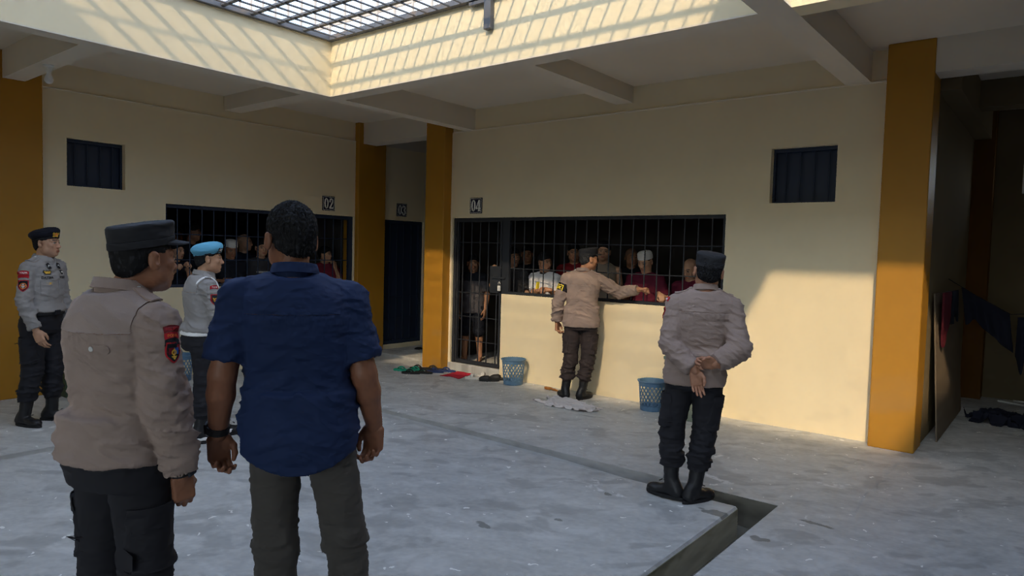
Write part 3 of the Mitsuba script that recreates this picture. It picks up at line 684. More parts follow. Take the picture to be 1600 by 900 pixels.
            d += folds * .8 * np.exp(-(e / .085) ** 2) * np.sin((v[:, 2] * 1.0 + v[:, 0] * .5) * 2 * np.pi / .034 + 5 * vn(v, (9, 9, 9), seed + 8, 2))
            if belted: d += .018 * (lat < .2) * np.exp(-((v[:, 2] - hem - .03) / .035) ** 2) - .014 * (v[:, 2] < hem + .012) * (lat < .2)
            if yoke:
                zy = n[2] - .125; under = np.clip((zy - v[:, 2]) / .003, 0, 1) * (rel[:, 1] < 0) * (lat < .2)
                d += under * np.exp(-np.maximum(zy - v[:, 2], 0) / .05) * (.0035 + .0022 * np.sin(v[:, 0] * 2 * np.pi / .026 + 2 * vn(v, (8, 8, 8), seed, 2)))
            return d
        m = push(m, amt); self.shirt_mesh = m
        if yoke:
            v = m.vertices.copy(); zy = n[2] - .125; nr = (np.abs(v[:, 2] - zy) < step * .55) & (v[:, 1] < n[1] + .04); v[nr, 2] = zy; m.vertices = v
            t = m.triangles_center; zy = n[2] - .125; up = (t[:, 2] > zy) & (t[:, 1] < n[1] + .045 + .2 * np.abs(t[:, 0] - n[0]) * 0) & (np.abs(t[:, 0] - n[0]) < .165)
            for nm, f, b, o in ((name, ~up, bsdf, 0), ('yoke', up, yoke if isinstance(yoke, str) else bsdf, .0035)):
                g = trimesh.Trimesh(m.vertices + m.vertex_normals * o, m.faces[f], process=False); g.remove_unreferenced_vertices(); k = self.part(nm, g, b)
            return k
        return self.part(name, m, bsdf)
    def collar(self, bsdf, name='collar', h=.038, a=.066, b=.07, open_=0.35, tilt=.28, out=.012, fall=.035, dz=-.012):
        """stand and turned-down fall of a shirt collar as a swept band"""
        n = self.J['neck']; N = 56; ph = np.linspace(open_, 2 * np.pi - open_, N) + np.pi / 2
        prof = [(0.0, -.045), (.001, .0), (.002, h * .6), (.005, h), (.009, h + .002), (.012, h - .006), (out + .004, h - fall * .55), (out + .009, h - fall), (out + .005, h - fall - .001), (.008, h * .35), (.006, -.045)]
        V = []
        for i, p in enumerate(ph):
            u = np.array([math.cos(p), math.sin(p), 0]); fr = max(0.0, math.sin(p))
            for k, (o, z) in enumerate(prof):
                drop = .024 * fr ** 2; r = np.array([(a + o) * u[0], (b + o) * u[1] + .012, 0])
                V.append(n + r + [0, 0, z + dz + .03 - tilt * (r[1] + b) * .55 - drop * (k > 5)])
        K = len(prof); Fc = []
        for i in range(N - 1):
            for k in range(K):
                q = (k + 1) % K; Fc += [[i * K + k, (i + 1) * K + k, (i + 1) * K + q], [i * K + k, (i + 1) * K + q, i * K + q]]
        for k in range(1, K - 1): Fc += [[0, k, k + 1], [(N - 1) * K, (N - 1) * K + k + 1, (N - 1) * K + k]]
        m = trimesh.Trimesh(V, Fc, process=False); m.fix_normals()
        return self.part(name, m, bsdf, smooth=40)
    def cuffs(self, bsdf, at=.90, r=.036, w=.05):
        for s in 'lr':
            d = self.J['wr_' + s] - self.J['el_' + s]; L = np.linalg.norm(d); u = d / L; p = self.J['el_' + s] + d * at
            F = Field(); F.add(cap(p - u * w, p + u * .004, r * self.arm + .002, r * self.arm, flat=True), .01); F.keep(lambda x, y, z, c=p - u * w, u=u: -((x - c[0]) * u[0] + (y - c[1]) * u[1] + (z - c[2]) * u[2])); F.sub(cap(p - u * .004, p + u * .03, r * self.arm - .005), .004)
            self.part('cuff', F.mesh(.006), bsdf)
    def trousers(self, bsdf, waist, bottom, grow=.020, step=.011, folds=.006, seed=2, blouse=True, name='trousers', low_r=None, legr=(.0, .0)):
        """bottom: height of the lower edge (l, r); blouse: gathered above boots"""
        J = self.J; F = Field(); zp, zn = J['pel'][2], J['neck'][2]
        F.add(torso(J, grow * .75, t0=-.16, t1=.52, **self.g), .02)
        for s, bz in zip('lr', bottom if isinstance(bottom, tuple) else (bottom, bottom)):
            h, k, a = J['hip_' + s], J['kn_' + s], J['an_' + s]
            e = k + (a - k) * ((k[2] - bz) / (k[2] - a[2])) if bz < k[2] else None
            if e is None:
                e = h + (k - h) * ((h[2] - bz) / (h[2] - k[2])); F.add(cap(h, e, .088 + grow, .078 + grow + legr[0], flat=True), .03); continue
            F.add(cap(h, k, .083 + grow, .060 + grow + legr[0]), .018)
            if blouse:
                F.add(cap(k, e + [0, 0, .035], .062 + grow, .058 + grow + legr[1]), .025); F.add(cap(e + [0, 0, .05], e, .052 + grow, .040 + grow * .5, flat=True), .02)
            else:
                F.add(cap(k, e, .060 + grow + legr[0], (low_r or .055) + grow * .6 + legr[1], flat=True), .03)
        F.keep(lambda x, y, z: z - waist)
        m = F.mesh(step); self.bz = bottom
        def amt(v, nn):
            b = min(bottom) if isinstance(bottom, tuple) else bottom; kz = J['kn_r'][2]
            lw = np.exp(-((v[:, 2] - b - .05) / .09) ** 2) * (1.5 if blouse else .8) + .5 * np.exp(-((v[:, 2] - kz) / .10) ** 2) + .35
            r1 = 1 - np.abs(vn(v, (5, 5, 15), seed, 2)) * 5; r2 = 1 - np.abs(vn(v + 3, (8, 8, 34), seed + 4, 2)) * 5
            return folds * lw * (1.7 * np.clip(r1, -.3, 1) ** 3 + 1.0 * np.clip(r2, -.3, 1) ** 3 - .5)
        m = push(m, amt); self.trouser_mesh = m
        return self.part(name, m, bsdf)
    def belt(self, bsdf, z, h=.045, grow=.026, name='belt', buckle=None):
        F = Field(); F.add(torso(self.J, grow, t0=-.16, t1=.72, **self.g), .01)
        F.keep(lambda x, y, zz: np.abs(zz - z) - h / 2); k = self.part(name, F.mesh(.008), bsdf, smooth=35)
        if buckle:
            c = self.J['pel']; F2 = F.bounds()
            y = c[1] + self.g['belly'] * .8 + .118 * self.g['gd'] + grow; self.part('buckle', bevel_box(c[0] - .03, c[0] + .03, y - .01, y + .012, z - .022, z + .022, .004), buckle, parent=k, smooth=False)
        return k
    def boots(self, bsdf='m_boot', sole='m_black', shaft=.24, kind='boot', r=.0, trim=None):
        for s in 'lr':
            a = self.J['an_' + s]; d, p = self.toe(s); lift = a[2] - .085
            up = nrm(np.array([0, 0, 1.0]) - d * math.tan(p)); dd = nrm(d - [0, 0, math.tan(p)]) if p else d
            W = np.stack([np.cross(dd, up), dd, up], 1); leg = nrm(self.J['kn_' + s] - a)
            F = Field()
            if kind == 'boot': F.add(cap(a + leg * shaft * .85, a, .054 + r, .046 + r, flat=False), .02)
            else: F.add(cap(a + leg * .0, a - up * .02, .036, .036), .02)
            g = a - up * .085
            F.add(cap(g + up * .050 - dd * .045, g + up * .046 + dd * .05, .041, .038), .02)
            F.add(moved(ell((0, .115, .036), (.047, .070, .036)), W, g), .03); F.add(cap(g + up * .045 - dd * .05, g + up * .09 - dd * .03, .036, .04), .02)
            F.keep(lambda x, y, z, g=g, up=up: -((x - g[0]) * up[0] + (y - g[1]) * up[1] + (z - g[2]) * up[2] - .016))
            k = self.part(kind, push(F.mesh(.008), lambda v, n: .004 * vn(v, (20, 20, 45), 4, 2)), bsdf)
            pts = []
            for q in np.linspace(0, 2 * np.pi, 36, endpoint=False):
                x = math.cos(q) * (.046 if math.sin(q) > 0 else .041); y = math.sin(q); y = .045 + y * (.145 if y > 0 else .145)
                x *= 1 - .12 * abs((y - .1) / .25)
                pts += [[x, y, 0.0], [x * 1.02, y * 1.01, .008], [x * .99, y, .022], [x, y, 0]]
            sm = trimesh.convex.convex_hull(np.array(pts)); sm.vertices = sm.vertices @ W.T + g; self.part('sole', sm, sole, parent=k, smooth=30)
            if kind == 'boot':
                for i in range(5):
                    h0 = .10 + .028 * i; c = g + up * h0 + dd * (.082 - .032 * min(i, 2)) ; c = c if i < 2 else a + leg * (.028 * (i - 1)) + dd * (.047 + r)
                    self.part('lace', rod(c - W[:, 0] * .018, c + W[:, 0] * .018, .0035, 6), 'm_black', parent=k)
            if trim:
                F3 = Field(); F3.add(cap(g + up * .050 - dd * .045, g + up * .046 + dd * .05, .0435, .0405), .02); F3.keep(lambda x, y, z, g=g, up=up: np.abs((x - g[0]) * up[0] + (y - g[1]) * up[1] + (z - g[2]) * up[2] - .042) - .018)
                self.part('spat', F3.mesh(.007), trim, parent=k)
    # -- things laid on the cloth: the surface under a flat drawing is found by shooting rays at the garment
    def decal(self, name, poly, mesh, origin, normal, up, bsdf, thick=.003, lift=.001, parent=None, edge=.014, label=None, bevel=False):
        n = nrm(normal); v = nrm(np.asarray(up, float) - n * (np.asarray(up, float) @ n)); u = np.cross(v, n)
        d = poly.copy() if isinstance(poly, trimesh.Trimesh) else extrude(poly, thick)
        vv, ff = trimesh.remesh.subdivide_to_size(d.vertices, d.faces, edge, max_iter=12)
        O = np.asarray(origin, float); base = O + vv[:, :1] * u + vv[:, 1:2] * v
        if not hasattr(mesh, '_rays'): mesh._rays = trimesh.ray.ray_pyembree.RayMeshIntersector(mesh)
        src = base + n * .14; loc, ri, _ = mesh._rays.intersects_location(src, np.tile(-n, (len(src), 1)), multiple_hits=False)
        h = np.full(len(src), np.nan); h[ri] = (loc - O) @ n
        if np.isnan(h).all(): h[:] = 0
        med = np.nanmedian(h); h = np.where(np.isnan(h) | (np.abs(h - med) > .09), med, h)
        m = trimesh.Trimesh(base + n * (h + lift + vv[:, 2])[:, None], ff, process=True); m.fix_normals()
        return self.part(name, m, bsdf, parent=parent, smooth=35, label=label)
def rrect(w, h, r=.006):
    return sg.box(-w / 2 + r, -h / 2 + r, w / 2 - r, h / 2 - r).buffer(r, 6)
def shield(w, h):
    t = np.linspace(0, 1, 14); side = [(w / 2 * (1 - q ** 2.4), h * .12 - h * .62 * q) for q in t]
    return sg.Polygon([(-w / 2, h / 2), (w / 2, h / 2)] + side + [(-x, y) for x, y in side[::-1]]).buffer(.001)
def band(w, h, bow):
    x = np.linspace(-w / 2, w / 2, 13); c = bow * (1 - (2 * x / w) ** 2)
    return sg.Polygon(list(zip(x, c + h / 2)) + list(zip(x[::-1], (c - h / 2)[::-1])))
def words(text, h, bold=True, squeeze=1.0):
    m = meshkit.text_mesh(text, h, .001, bold); b = m.bounds; m.apply_translation((-(b[0][0] + b[1][0]) / 2, -(b[0][1] + b[1][1]) / 2, 0)); m.vertices[:, 0] *= squeeze; return m
def rings(sections, n=48, closed_top=True, closed_bottom=True):
    """closed surface through ellipses (z, a, b, cx, cy)"""
    ph = np.arange(n) * 2 * np.pi / n; V = []; f = []
    for z, a, b, cx, cy in sections: V += [[cx + a * math.cos(p), cy + b * math.sin(p), z] for p in ph]
    S = len(sections)
    for i in range(S - 1):
        for j in range(n):
            k = (j + 1) % n; f += [[i * n + j, i * n + k, (i + 1) * n + k], [i * n + j, (i + 1) * n + k, (i + 1) * n + j]]
    V += [[sections[0][3], sections[0][4], sections[0][0]], [sections[-1][3], sections[-1][4], sections[-1][0]]]
    for j in range(n):
        k = (j + 1) % n; f += [[S * n, k, j], [S * n + 1, (S - 1) * n + j, (S - 1) * n + k]]
    m = trimesh.Trimesh(V, f, process=False); return m
def on_head(man, m):
    m = m.copy(); m.vertices = (m.vertices * man.hs) @ man.R.T + man.t; return m
def field_cap(man, bsdf='m_capcloth', visor=True, tall=.096):
    """flat topped service cap with a short visor"""
    w = man.wide; z0 = .046
    body = rings([(z0, .080 * w, .103, 0, -.010), (z0 + .002, .0835 * w, .1065, 0, -.010), (z0 + .026, .085 * w, .108, 0, -.010), (z0 + .0275, .0865 * w, .1095, 0, -.010), (z0 + tall * .8, .089 * w, .113, 0, -.011), (z0 + tall * .97, .0895 * w, .1135, 0, -.012), (z0 + tall * 1.06, .083 * w, .107, 0, -.012), (z0 + tall * 1.10, .06 * w, .08, 0, -.012), (z0 + tall * 1.08, .02 * w, .03, 0, -.012)])
    vv, ff = trimesh.remesh.subdivide_to_size(body.vertices, body.faces, .014, max_iter=8); body = trimesh.Trimesh(vv, ff, process=True)
    body.vertices += [0, 0, 0]; v = body.vertices.copy(); v[:, 2] += np.where(v[:, 2] > z0 + .02, .16 * (v[:, 1] - 0.0), .16 * v[:, 1]) ; body.vertices = v
    push(body, lambda q, n: .006 * vn(q, (22, 22, 30), 3, 3))
    k = man.part('cap', on_head(man, body), bsdf, smooth=50)
    b = rings([(z0 - .001, .084 * w, .107, 0, -.010), (z0 + .001, .0868 * w, .1098, 0, -.010), (z0 + .024, .0880 * w, .111, 0, -.010), (z0 + .026, .085 * w, .108, 0, -.010)])
    v = b.vertices.copy(); v[:, 2] += .16 * v[:, 1]; b.vertices = v
    man.part('band', on_head(man, b), bsdf, parent=k, smooth=50)
    if visor:
        P = []; N = 21
        for i, a in enumerate(np.linspace(math.radians(28), math.radians(152), N)):
            for j, rr in enumerate(np.linspace(0, 1, 6)):
                e = .058 * math.sin((a - math.radians(28)) / math.radians(124) * math.pi) ** .7
                x, y = (.086 * w + e * rr * .35) * math.cos(a), -.010 + .108 * math.sin(a) + e * rr
                P.append([x, y, z0 + .006 + .16 * y - .30 * e * rr - .9 * x * x * rr])
        P = np.array(P); f = []
        for i in range(N - 1):
            for j in range(5):
                a, b_, c, d = i * 6 + j, i * 6 + j + 1, (i + 1) * 6 + j + 1, (i + 1) * 6 + j; f += [[a, b_, c], [a, c, d]]
        top = trimesh.Trimesh(P, f, process=False); nn = len(P)
        V = np.vstack([P + [0, 0, .0025], P - [0, 0, .0025]]); ff = f + [[t[0] + nn, t[2] + nn, t[1] + nn] for t in f]
        e = trimesh.Trimesh(P, f, process=False); from collections import Counter
        cnt = Counter(); 
        for t in f:
            for q in range(3): cnt[tuple(sorted((t[q], t[(q + 1) % 3])))] += 1
        for (a, b_), c in cnt.items():
            if c == 1: ff += [[a, b_, b_ + nn], [a, b_ + nn, a + nn]]
        vm = trimesh.Trimesh(V, ff, process=False); vm.fix_normals(); man.part('visor', on_head(man, vm), bsdf, parent=k, smooth=40)
    return k
def beret(man, bsdf, band_bsdf, badge, lean=1.0):
    w = man.wide; S = []
    for z, g, o in ((.034, 0.995, 0), (.038, 1.03, 0), (.054, 1.05, .0), (.068, 1.13, .006), (.084, 1.20, .010), (.100, 1.19, .011), (.116, 1.08, .010), (.128, .85, .008), (.135, .55, .006), (.138, .2, .004)):
        S.append((z, .084 * w * g, .104 * g, o * lean, -.008 - o * .3))
    m = rings(S); vv, ff = trimesh.remesh.subdivide_to_size(m.vertices, m.faces, .014, max_iter=8); m = trimesh.Trimesh(vv, ff, process=True)
    v = m.vertices.copy(); v[:, 2] += .14 * v[:, 1] - np.where(v[:, 2] > .06, .16 * lean * np.maximum(v[:, 0], -.03), 0); m.vertices = v
    push(m, lambda q, n: .006 * vn(q, (18, 18, 22), 7, 3)); bm = on_head(man, m)
    k = man.part('beret', bm, bsdf, smooth=60)
    b = rings([(.030, .083 * w, .103, 0, -.008), (.032, .0855 * w, .1065, 0, -.008), (.044, .0865 * w, .1075, 0, -.008), (.046, .084 * w, .104, 0, -.008)])
    v = b.vertices.copy(); v[:, 2] += .14 * v[:, 1]; b.vertices = v; man.part('band', on_head(man, b), band_bsdf, parent=k, smooth=50)
    return k, bm
def kopiah(man, bsdf):
    w = man.wide; z0 = .034
    m = rings([(z0, .080 * w, .102, 0, -.012), (z0 + .002, .083 * w, .1055, 0, -.012), (z0 + .04, .083 * w, .105, 0, -.012), (z0 + .075, .078 * w, .098, 0, -.013), (z0 + .090, .066 * w, .084, 0, -.013), (z0 + .097, .045 * w, .06, 0, -.013), (z0 + .099, .015, .02, 0, -.013)])
    v = m.vertices.copy(); v[:, 2] += .15 * v[:, 1]; m.vertices = v
    return man.part('cap', on_head(man, m), bsdf, smooth=50)

# ---------------------------------------------------------------- skin, hair and cloth
scene['m_skin'] = {'type': 'twosided', 'bsdf': {'type': 'principled', 'base_color': {'type': 'mesh_attribute', 'name': 'vertex_color'}, 'roughness': .5, 'specular': .35}}
mat('m_hair', proc(lambda p, n, uv: mix([.007, .007, .008], [.022, .023, .028], smoothstep(.6, .9, noise(p.x * 160, p.y * 160, p.z * 60)))), .7, .2)
mat('m_grey_hair', proc(lambda p, n, uv: mix([.012, .012, .013], [.055, .055, .058], smoothstep(.45, .9, noise(p.x * 160, p.y * 160, p.z * 90)))), .5, .4)
def weave(base, var=.08, fine=900):
    return proc(lambda p, n, uv: mi.Color3f(base) * (1 + var * (fbm(p.x * 9, p.y * 9, p.z * 9, 3) - .5) * 2 + .10 * (noise(p.x * fine, p.y * fine, p.z * fine) - .5)))
def creases(p, n, uv):
    a = fbm(p.x * 11 + p.z * 5, p.y * 11 - p.z * 6, p.z * 24, 3); b = fbm(p.x * 26 - p.z * 9, p.y * 26, p.z * 40, 2)
    return (1 - dr.abs(a - .5) * 5) * .005 + b * .002
cr = proc(creases, 2.5e-3)
def cloth(key, base, rough=.8, sheen=.25, bump=True, var=.08):
    mat(key, weave(base, var), rough, .25, cr if bump else None, 1.0, sheen=sheen)
cloth('m_taupe', [.28, .212, .185]); cloth('m_grey_uniform', [.27, .255, .25])
mat('m_taupe_rib', weave([.30, .235, .21]), .8, .25, proc(lambda p, n, uv: dr.sin((p.x * .88 + p.y * .47) * 2 * math.pi / .0085) * .0009, 1e-3), 1.0, sheen=.25)
cloth('m_black_cloth', [.0165, .0165, .021]); cloth('m_capcloth', [.021, .022, .026]); cloth('m_brown_black', [.034, .026, .027])
cloth('m_navy_tee', [.010, .018, .045]); cloth('m_navy', [.0085, .020, .066]); cloth('m_jeans', [.062, .057, .052], .85, .3)
cloth('m_dark_tee', [.010, .012, .020]); cloth('m_maroon', [.105, .010, .028]); cloth('m_red_tee', [.21, .012, .018]); cloth('m_white_tee', [.72, .72, .74])
cloth('m_grey_tee', [.085, .08, .09]); cloth('m_tan_tank', [.23, .19, .15]); cloth('m_pink_tee', [.20, .022, .045]); cloth('m_beige_shorts', [.50, .37, .26]); cloth('m_charcoal_tee', [.04, .04, .045])
cloth('m_blue_beret', [.11, .34, .50], .9, .5); cloth('m_black_beret', [.008, .009, .016], .9, .4); cloth('m_white_cap', [.62, .62, .60])
mat('m_boot', [.011, .011, .013], .48, .4)
for k, c in dict(red=(.36, .012, .02), gold=(.62, .36, .05), orange=(.75, .20, .05), black=(.008, .008, .012), white=(.75, .75, .75), blue=(.03, .08, .30), sky=(.2, .4, .6), yellow=(.75, .58, .03), silver=(.5, .5, .5), darkred=(.14, .008, .012)).items():
    mat('m_' + k + '_thread', list(c), .7, .3)

def name_patch(man, origin, normal, up, w, lines, emblem):
    """a curved title over a shield, as on an upper sleeve"""
    n, v = nrm(normal), nrm(up); me = man.shirt_mesh; o = np.asarray(origin, float); y = w * 1.05
    k = man.decal('sleeve_patch', shield(w, w * 1.25), me, o - v * w * .35, normal, up, 'm_red_thread', .003, label='red bordered shield patch on the sleeve')
    for i, (t, bg, fg) in enumerate(lines):
        c = o + v * (y - i * w * .40)
        b = man.decal('title', band(w * 1.08, w * .36, w * .10), me, c, normal, up, bg, .003, parent=k)
        if t: man.decal('lettering', words(t, w * .17), me, c + v * w * .05, normal, up, fg, .0015, lift=.0035, parent=k)
    man.decal('shield', shield(w * .84, w * 1.06), me, o - v * w * .35, normal, up, 'm_black_thread', .0015, lift=.0032, parent=k)
    for (poly, col, lf) in emblem(w):
        man.decal('emblem', poly, me, o - v * w * .35, normal, up, col, .001, lift=lf, parent=k)
def star_shield(w):
    left = sg.box(-w * .34, -w * .1, 0, w * .30); right = sg.box(0, -w * .1, w * .34, w * .30)
    ring = sg.Point(0, .02 * w).buffer(w * .17).difference(sg.Point(0, .02 * w).buffer(w * .11))
    stem = unary_union([sg.box(-.025 * w, -w * .42, .025 * w, w * .28), sg.box(-w * .14, -w * .26, w * .14, -w * .2), sg.Polygon([(-w * .2, -w * .2), (0, -w * .42), (w * .2, -w * .2), (0, -w * .33)])])
    return [(left, 'm_darkred_thread', .0045), (right, 'm_blue_thread', .0045), (ring, 'm_gold_thread', .0055), (stem, 'm_gold_thread', .0055)]
def round_shield(w):
    return [(sg.Point(0, 0).buffer(w * .33).difference(sg.Point(0, 0).buffer(w * .26)), 'm_orange_thread', .0045), (unary_union([sg.Point(0, 0).buffer(w * .18), sg.box(-w * .04, -w * .25, w * .04, w * .25)]), 'm_silver_thread', .0045), (band(w * .7, w * .08, w * .03).buffer(0), 'm_orange_thread', .006)]
def gold_bird(w):
    return [(unary_union([sg.Point(0, .05 * w).buffer(w * .17), sg.Polygon([(-w * .34, w * .3), (0, w * .02), (w * .34, w * .3), (w * .2, -w * .1), (0, -w * .34), (-w * .2, -w * .1)])]), 'm_gold_thread', .0045), (sg.Point(0, .03 * w).buffer(w * .1), 'm_red_thread', .0055)]
def wings(w, h):
    """spread wings around a disc, for cap badges and chest wings"""
    l = sg.Polygon([(0, -h * .3), (-w * .2, -h * .5), (-w * .38, -h * .42), (-w * .34, -h * .12), (-w * .5, h * .12), (-w * .40, h * .5), (-w * .18, h * .22), (0, h * .30)])
    return unary_union([l, affinity.scale(l, -1, 1, origin=(0, 0)), sg.Point(0, 0).buffer(h * .42)])
def pocket(man, origin, normal, up, w, h, bsdf, flap=True, thick=.004, name='pocket'):
    me = man.shirt_mesh if name == 'pocket' else man.trouser_mesh
    k = man.decal(name, rrect(w, h, .008), me, origin, normal, up, bsdf, thick)
    if flap:
        f = sg.Polygon([(-w * .53, h * .5 + .006), (w * .53, h * .5 + .006), (w * .53, h * .27), (w * .1, h * .18), (-w * .1, h * .18), (-w * .53, h * .27)])
        man.decal('flap', f, me, origin, normal, up, bsdf, .004, lift=thick + .001, parent=k)
    return k
def epaulettes(man, bsdf='m_taupe', button='m_silver_thread', w=.046):
    J = man.J
    for s, q in (('r', 1), ('l', -1)):
        a = J['neck'] * .60 + J['sh_' + s] * .40; b = J['sh_' + s]; c = (a + b) / 2 + [0, 0, .05]
        d = nrm(b - a); L = np.linalg.norm(b - a) * .98
        poly = sg.Polygon([(-w / 2, -L / 2), (w / 2, -L / 2), (w / 2, L * .40), (0, L / 2), (-w / 2, L * .40)])
        nn = nrm(np.cross(np.cross(d, [0, 0, 1]), d)) ; nn = nn if nn[2] > 0 else -nn
        k = man.decal('epaulette', poly, man.shirt_mesh, c, nn, -d, bsdf, .007, lift=.004)
        man.decal('button', sg.Point(0, L * .40).buffer(.0085), man.shirt_mesh, c, nn, -d, button, .004, lift=.011, parent=k, edge=.01)
def cargo(man, z, bsdf, w=.15, h=.21):
    for s, q in (('r', 1), ('l', -1)):
        hp, kn = man.J['hip_' + s], man.J['kn_' + s]; f = (hp[2] - z) / (hp[2] - kn[2]); c = hp + (kn - hp) * f
        pocket(man, c, (q, -.15, 0), (0, 0, 1), w, h, bsdf, thick=.014, name='cargo_pocket')

# ---------------------------------------------------------------- the men in the courtyard
TAN, BROWN, DARK = [.50, .285, .18], [.40, .205, .12], [.27, .13, .075]
# man in the navy shirt, seen from behind in the foreground
J = joints(pel=(0, 0, .925), neck=(-.024, -.03, 1.503), head=(-.04, .0, 1.640), sh_l=(-.212, -.012, 1.445), sh_r=(.168, .008, 1.44), el_l=(-.268, -.05, 1.150), wr_l=(-.293, .012, .918), el_r=(.232, -.022, 1.140), wr_r=(.276, .046, .926),
           hip_l=(-.09, 0, .915), hip_r=(.10, 0, .915), kn_l=(-.085, .0, .50), kn_r=(.168, .015, .50), an_l=(-.068, -.03, .085), an_r=(.222, .0, .085))
bl = Man('man in a short sleeved navy shirt and grey jeans seen from behind', (-2.223, 1.52, 0), 52, J, skin=[.20, .085, .048], hstep=.004, look=(.42, .0, 0), hs=1.0, wide=1.06, gw=1.10, gd=1.08, belly=.02, arm=1.2, foot=(.3, .35), handstep=.0035, hand_s=1.04, step=.011,
         hands=dict(l=((.04, .10, -1), (-.5, .85, 0), 'loose'), r=((-.04, .10, -1), (.5, .85, 0), 'loose')))
bl.shirt('m_navy', .80, 'short', step=.0085, folds=.005, seed=11, flare=.004, sl_r=(.016, .021), hem_curve=lambda x, y: .800 + 1.7 * x * x + .02 * (y > .03))
bl.collar('m_navy', h=.042, a=.070, b=.072, open_=.35)
bl.trousers('m_jeans', .97, .10, blouse=False, seed=21, folds=.0075, grow=.014, legr=(.004, .004), step=.009)
for q in (-1, 1):
    bl.decal('back_pocket', sg.Polygon([(-.068, .075), (.068, .075), (.066, -.05), (0, -.085), (-.066, -.05)]), bl.trouser_mesh, (q * .088, 0, .835), (q * .12, -1, 0), (0, 0, 1), 'm_jeans', .003)
bl.boots(kind='shoe'); bl.hair(thick=.0075, spiky=.006, step=.0032, line=.012, low=-.0, crown=.016)
c = bl.J['wr_l'] + [0, -.004, .022]; u = nrm(bl.J['wr_l'] - bl.J['el_l'])
def watch(man, c, u, out, r, bsdf='m_black', face='m_black'):
    a = nrm(np.cross(u, out)); b = np.cross(a, u); ph = np.linspace(0, 2 * np.pi, 40, endpoint=False)
    k = man.part('watch', join([tube([c + u * o + (a * math.cos(p) + b * math.sin(p)) * r for p in ph], .006, 8, closed=True) for o in (-.009, -.003, .003, .009)]), bsdf, smooth=40)
    F = Field(); W = np.stack([a, u, nrm(out)], 1); F.add(moved(rbox((0, 0, r + .002), (.014, .016, .003), .004), W, c)); man.part('face', F.mesh(.004), face, parent=k)
watch(bl, c, u, np.array([-1, .1, 0]), .036)

# stout officer at the left in the foreground, looking right
J = joints(pel=(-.005, 0, .865), neck=(.004, -.012, 1.44), head=(.056, .046, 1.562), sh_l=(-.165, .0, 1.372), sh_r=(.165, .0, 1.368), el_r=(.208, .0, 1.065), wr_r=(.198, .082, .800), el_l=(-.195, .06, 1.11), wr_l=(-.16, .17, .87))
ta = Man('stout officer in taupe uniform shirt, black cap and wristwatch looking right', (-2.585, 1.035, 0), 14, J, skin=[.25, .11, .062], look=(-.20, .02, 0), hs=.99, wide=1.10, gw=1.02, gd=1.18, belly=.07, arm=1.12, handstep=.0035, hstep=.004, step=.011,
         hands=dict(r=((.0, .12, -1), (.9, -.3, 0), 'loose')))
ta.shirt('m_taupe', .872, 'long', step=.0085, folds=.0065, seed=31, flare=.002, yoke='m_taupe_rib', sl_r=(.022, .024))
ta.collar('m_taupe', h=.040, a=.076, b=.080); ta.cuffs('m_taupe', r=.054)
ta.trousers('m_black_cloth', .93, .24, seed=41, grow=.022, folds=.006); cargo(ta, .60, 'm_black_cloth', .17, .22); ta.boots()
field_cap(ta, tall=.076); ta.hair(thick=.005, spiky=.002, step=.0045, top=.07, line=-.004)
epaulettes(ta)
name_patch(ta, (.19, .008, 1.262), (.97, -.12, .12), (0, 0, 1), .056, [('POLRES', 'm_darkred_thread', 'm_red_thread'), ('POLDA', 'm_red_thread', 'm_orange_thread'), ('', 'm_black_thread', '')], star_shield)
ta.decal('shoulder_tab', rrect(.075, .030, .012), ta.shirt_mesh, (.085, -.12, 1.262), (.30, -1, .1), (0, 0, 1), 'm_taupe', .004)
ta.decal('button', sg.Point(0, 0).buffer(.008), ta.shirt_mesh, (.060, -.12, 1.262), (.30, -1, .1), (0, 0, 1), 'm_silver_thread', .003, lift=.005, edge=.01)
pocket(ta, (.085, .12, 1.22), (.35, 1, 0), (0, 0, 1), .12, .13, 'm_taupe')
watch(ta, ta.J['wr_r'] + [0, 0, .022], nrm(ta.J['wr_r'] - ta.J['el_r']), np.array([.9, .1, 0]), .041, 'm_black', 'm_iron')

# officer in the pale blue beret
J = joints(pel=(.0, .005, .84), neck=(.003, .018, 1.355), head=(.012, .062, 1.498), el_r=(.205, .112, .97), wr_r=(.18, .27, .80), el_l=(-.205, .02, 1.09), wr_l=(-.17, .16, .90), sh_r=(.168, .024, 1.295), sh_l=(-.165, .02, 1.30),
           kn_r=(.09, .02, .455), an_r=(.085, -.02, .085), kn_l=(-.08, .14, .46), an_l=(-.065, .205, .085))
bb = Man('officer in a pale blue beret with white belt and shoulder cord facing right', (-5.50, 2.80, 0), -15, J, skin=[.42, .23, .14], look=(-.18, .03, 0), hs=.99, wide=1.04, gw=1.0, gd=1.05, belly=.03, arm=1.05, foot=(.1, .1))
bb.shirt('m_grey_uniform', .90, 'long', folds=.006, seed=51, belted=True, sl_r=(.017, .018)); bb.collar('m_grey_uniform'); bb.cuffs('m_grey_uniform', r=.051)
bb.trousers('m_black_cloth', .93, .225, seed=61, grow=.017); bb.belt('m_white_thread', .905, .045, grow=.030, buckle='m_silver_thread'); cargo(bb, .60, 'm_black_cloth')
bb.boots(shaft=.23, trim='m_white_thread'); k, bm = beret(bb, 'm_blue_beret', 'm_black', None)
bb.decal('badge', wings(.062, .034), bm, bb.t + bb.R @ np.array([.055, .08, .070]), bb.R @ nrm([.55, .8, .1]), (0, 0, 1), 'm_black_thread', .004, parent=k, edge=.008)
bb.decal('badge', wings(.050, .024), bm, bb.t + bb.R @ np.array([.055, .08, .070]), bb.R @ nrm([.55, .8, .1]), (0, 0, 1), 'm_silver_thread', .002, lift=.0045, parent=k, edge=.008)
bb.hair(thick=.004, spiky=.0015, top=.07)
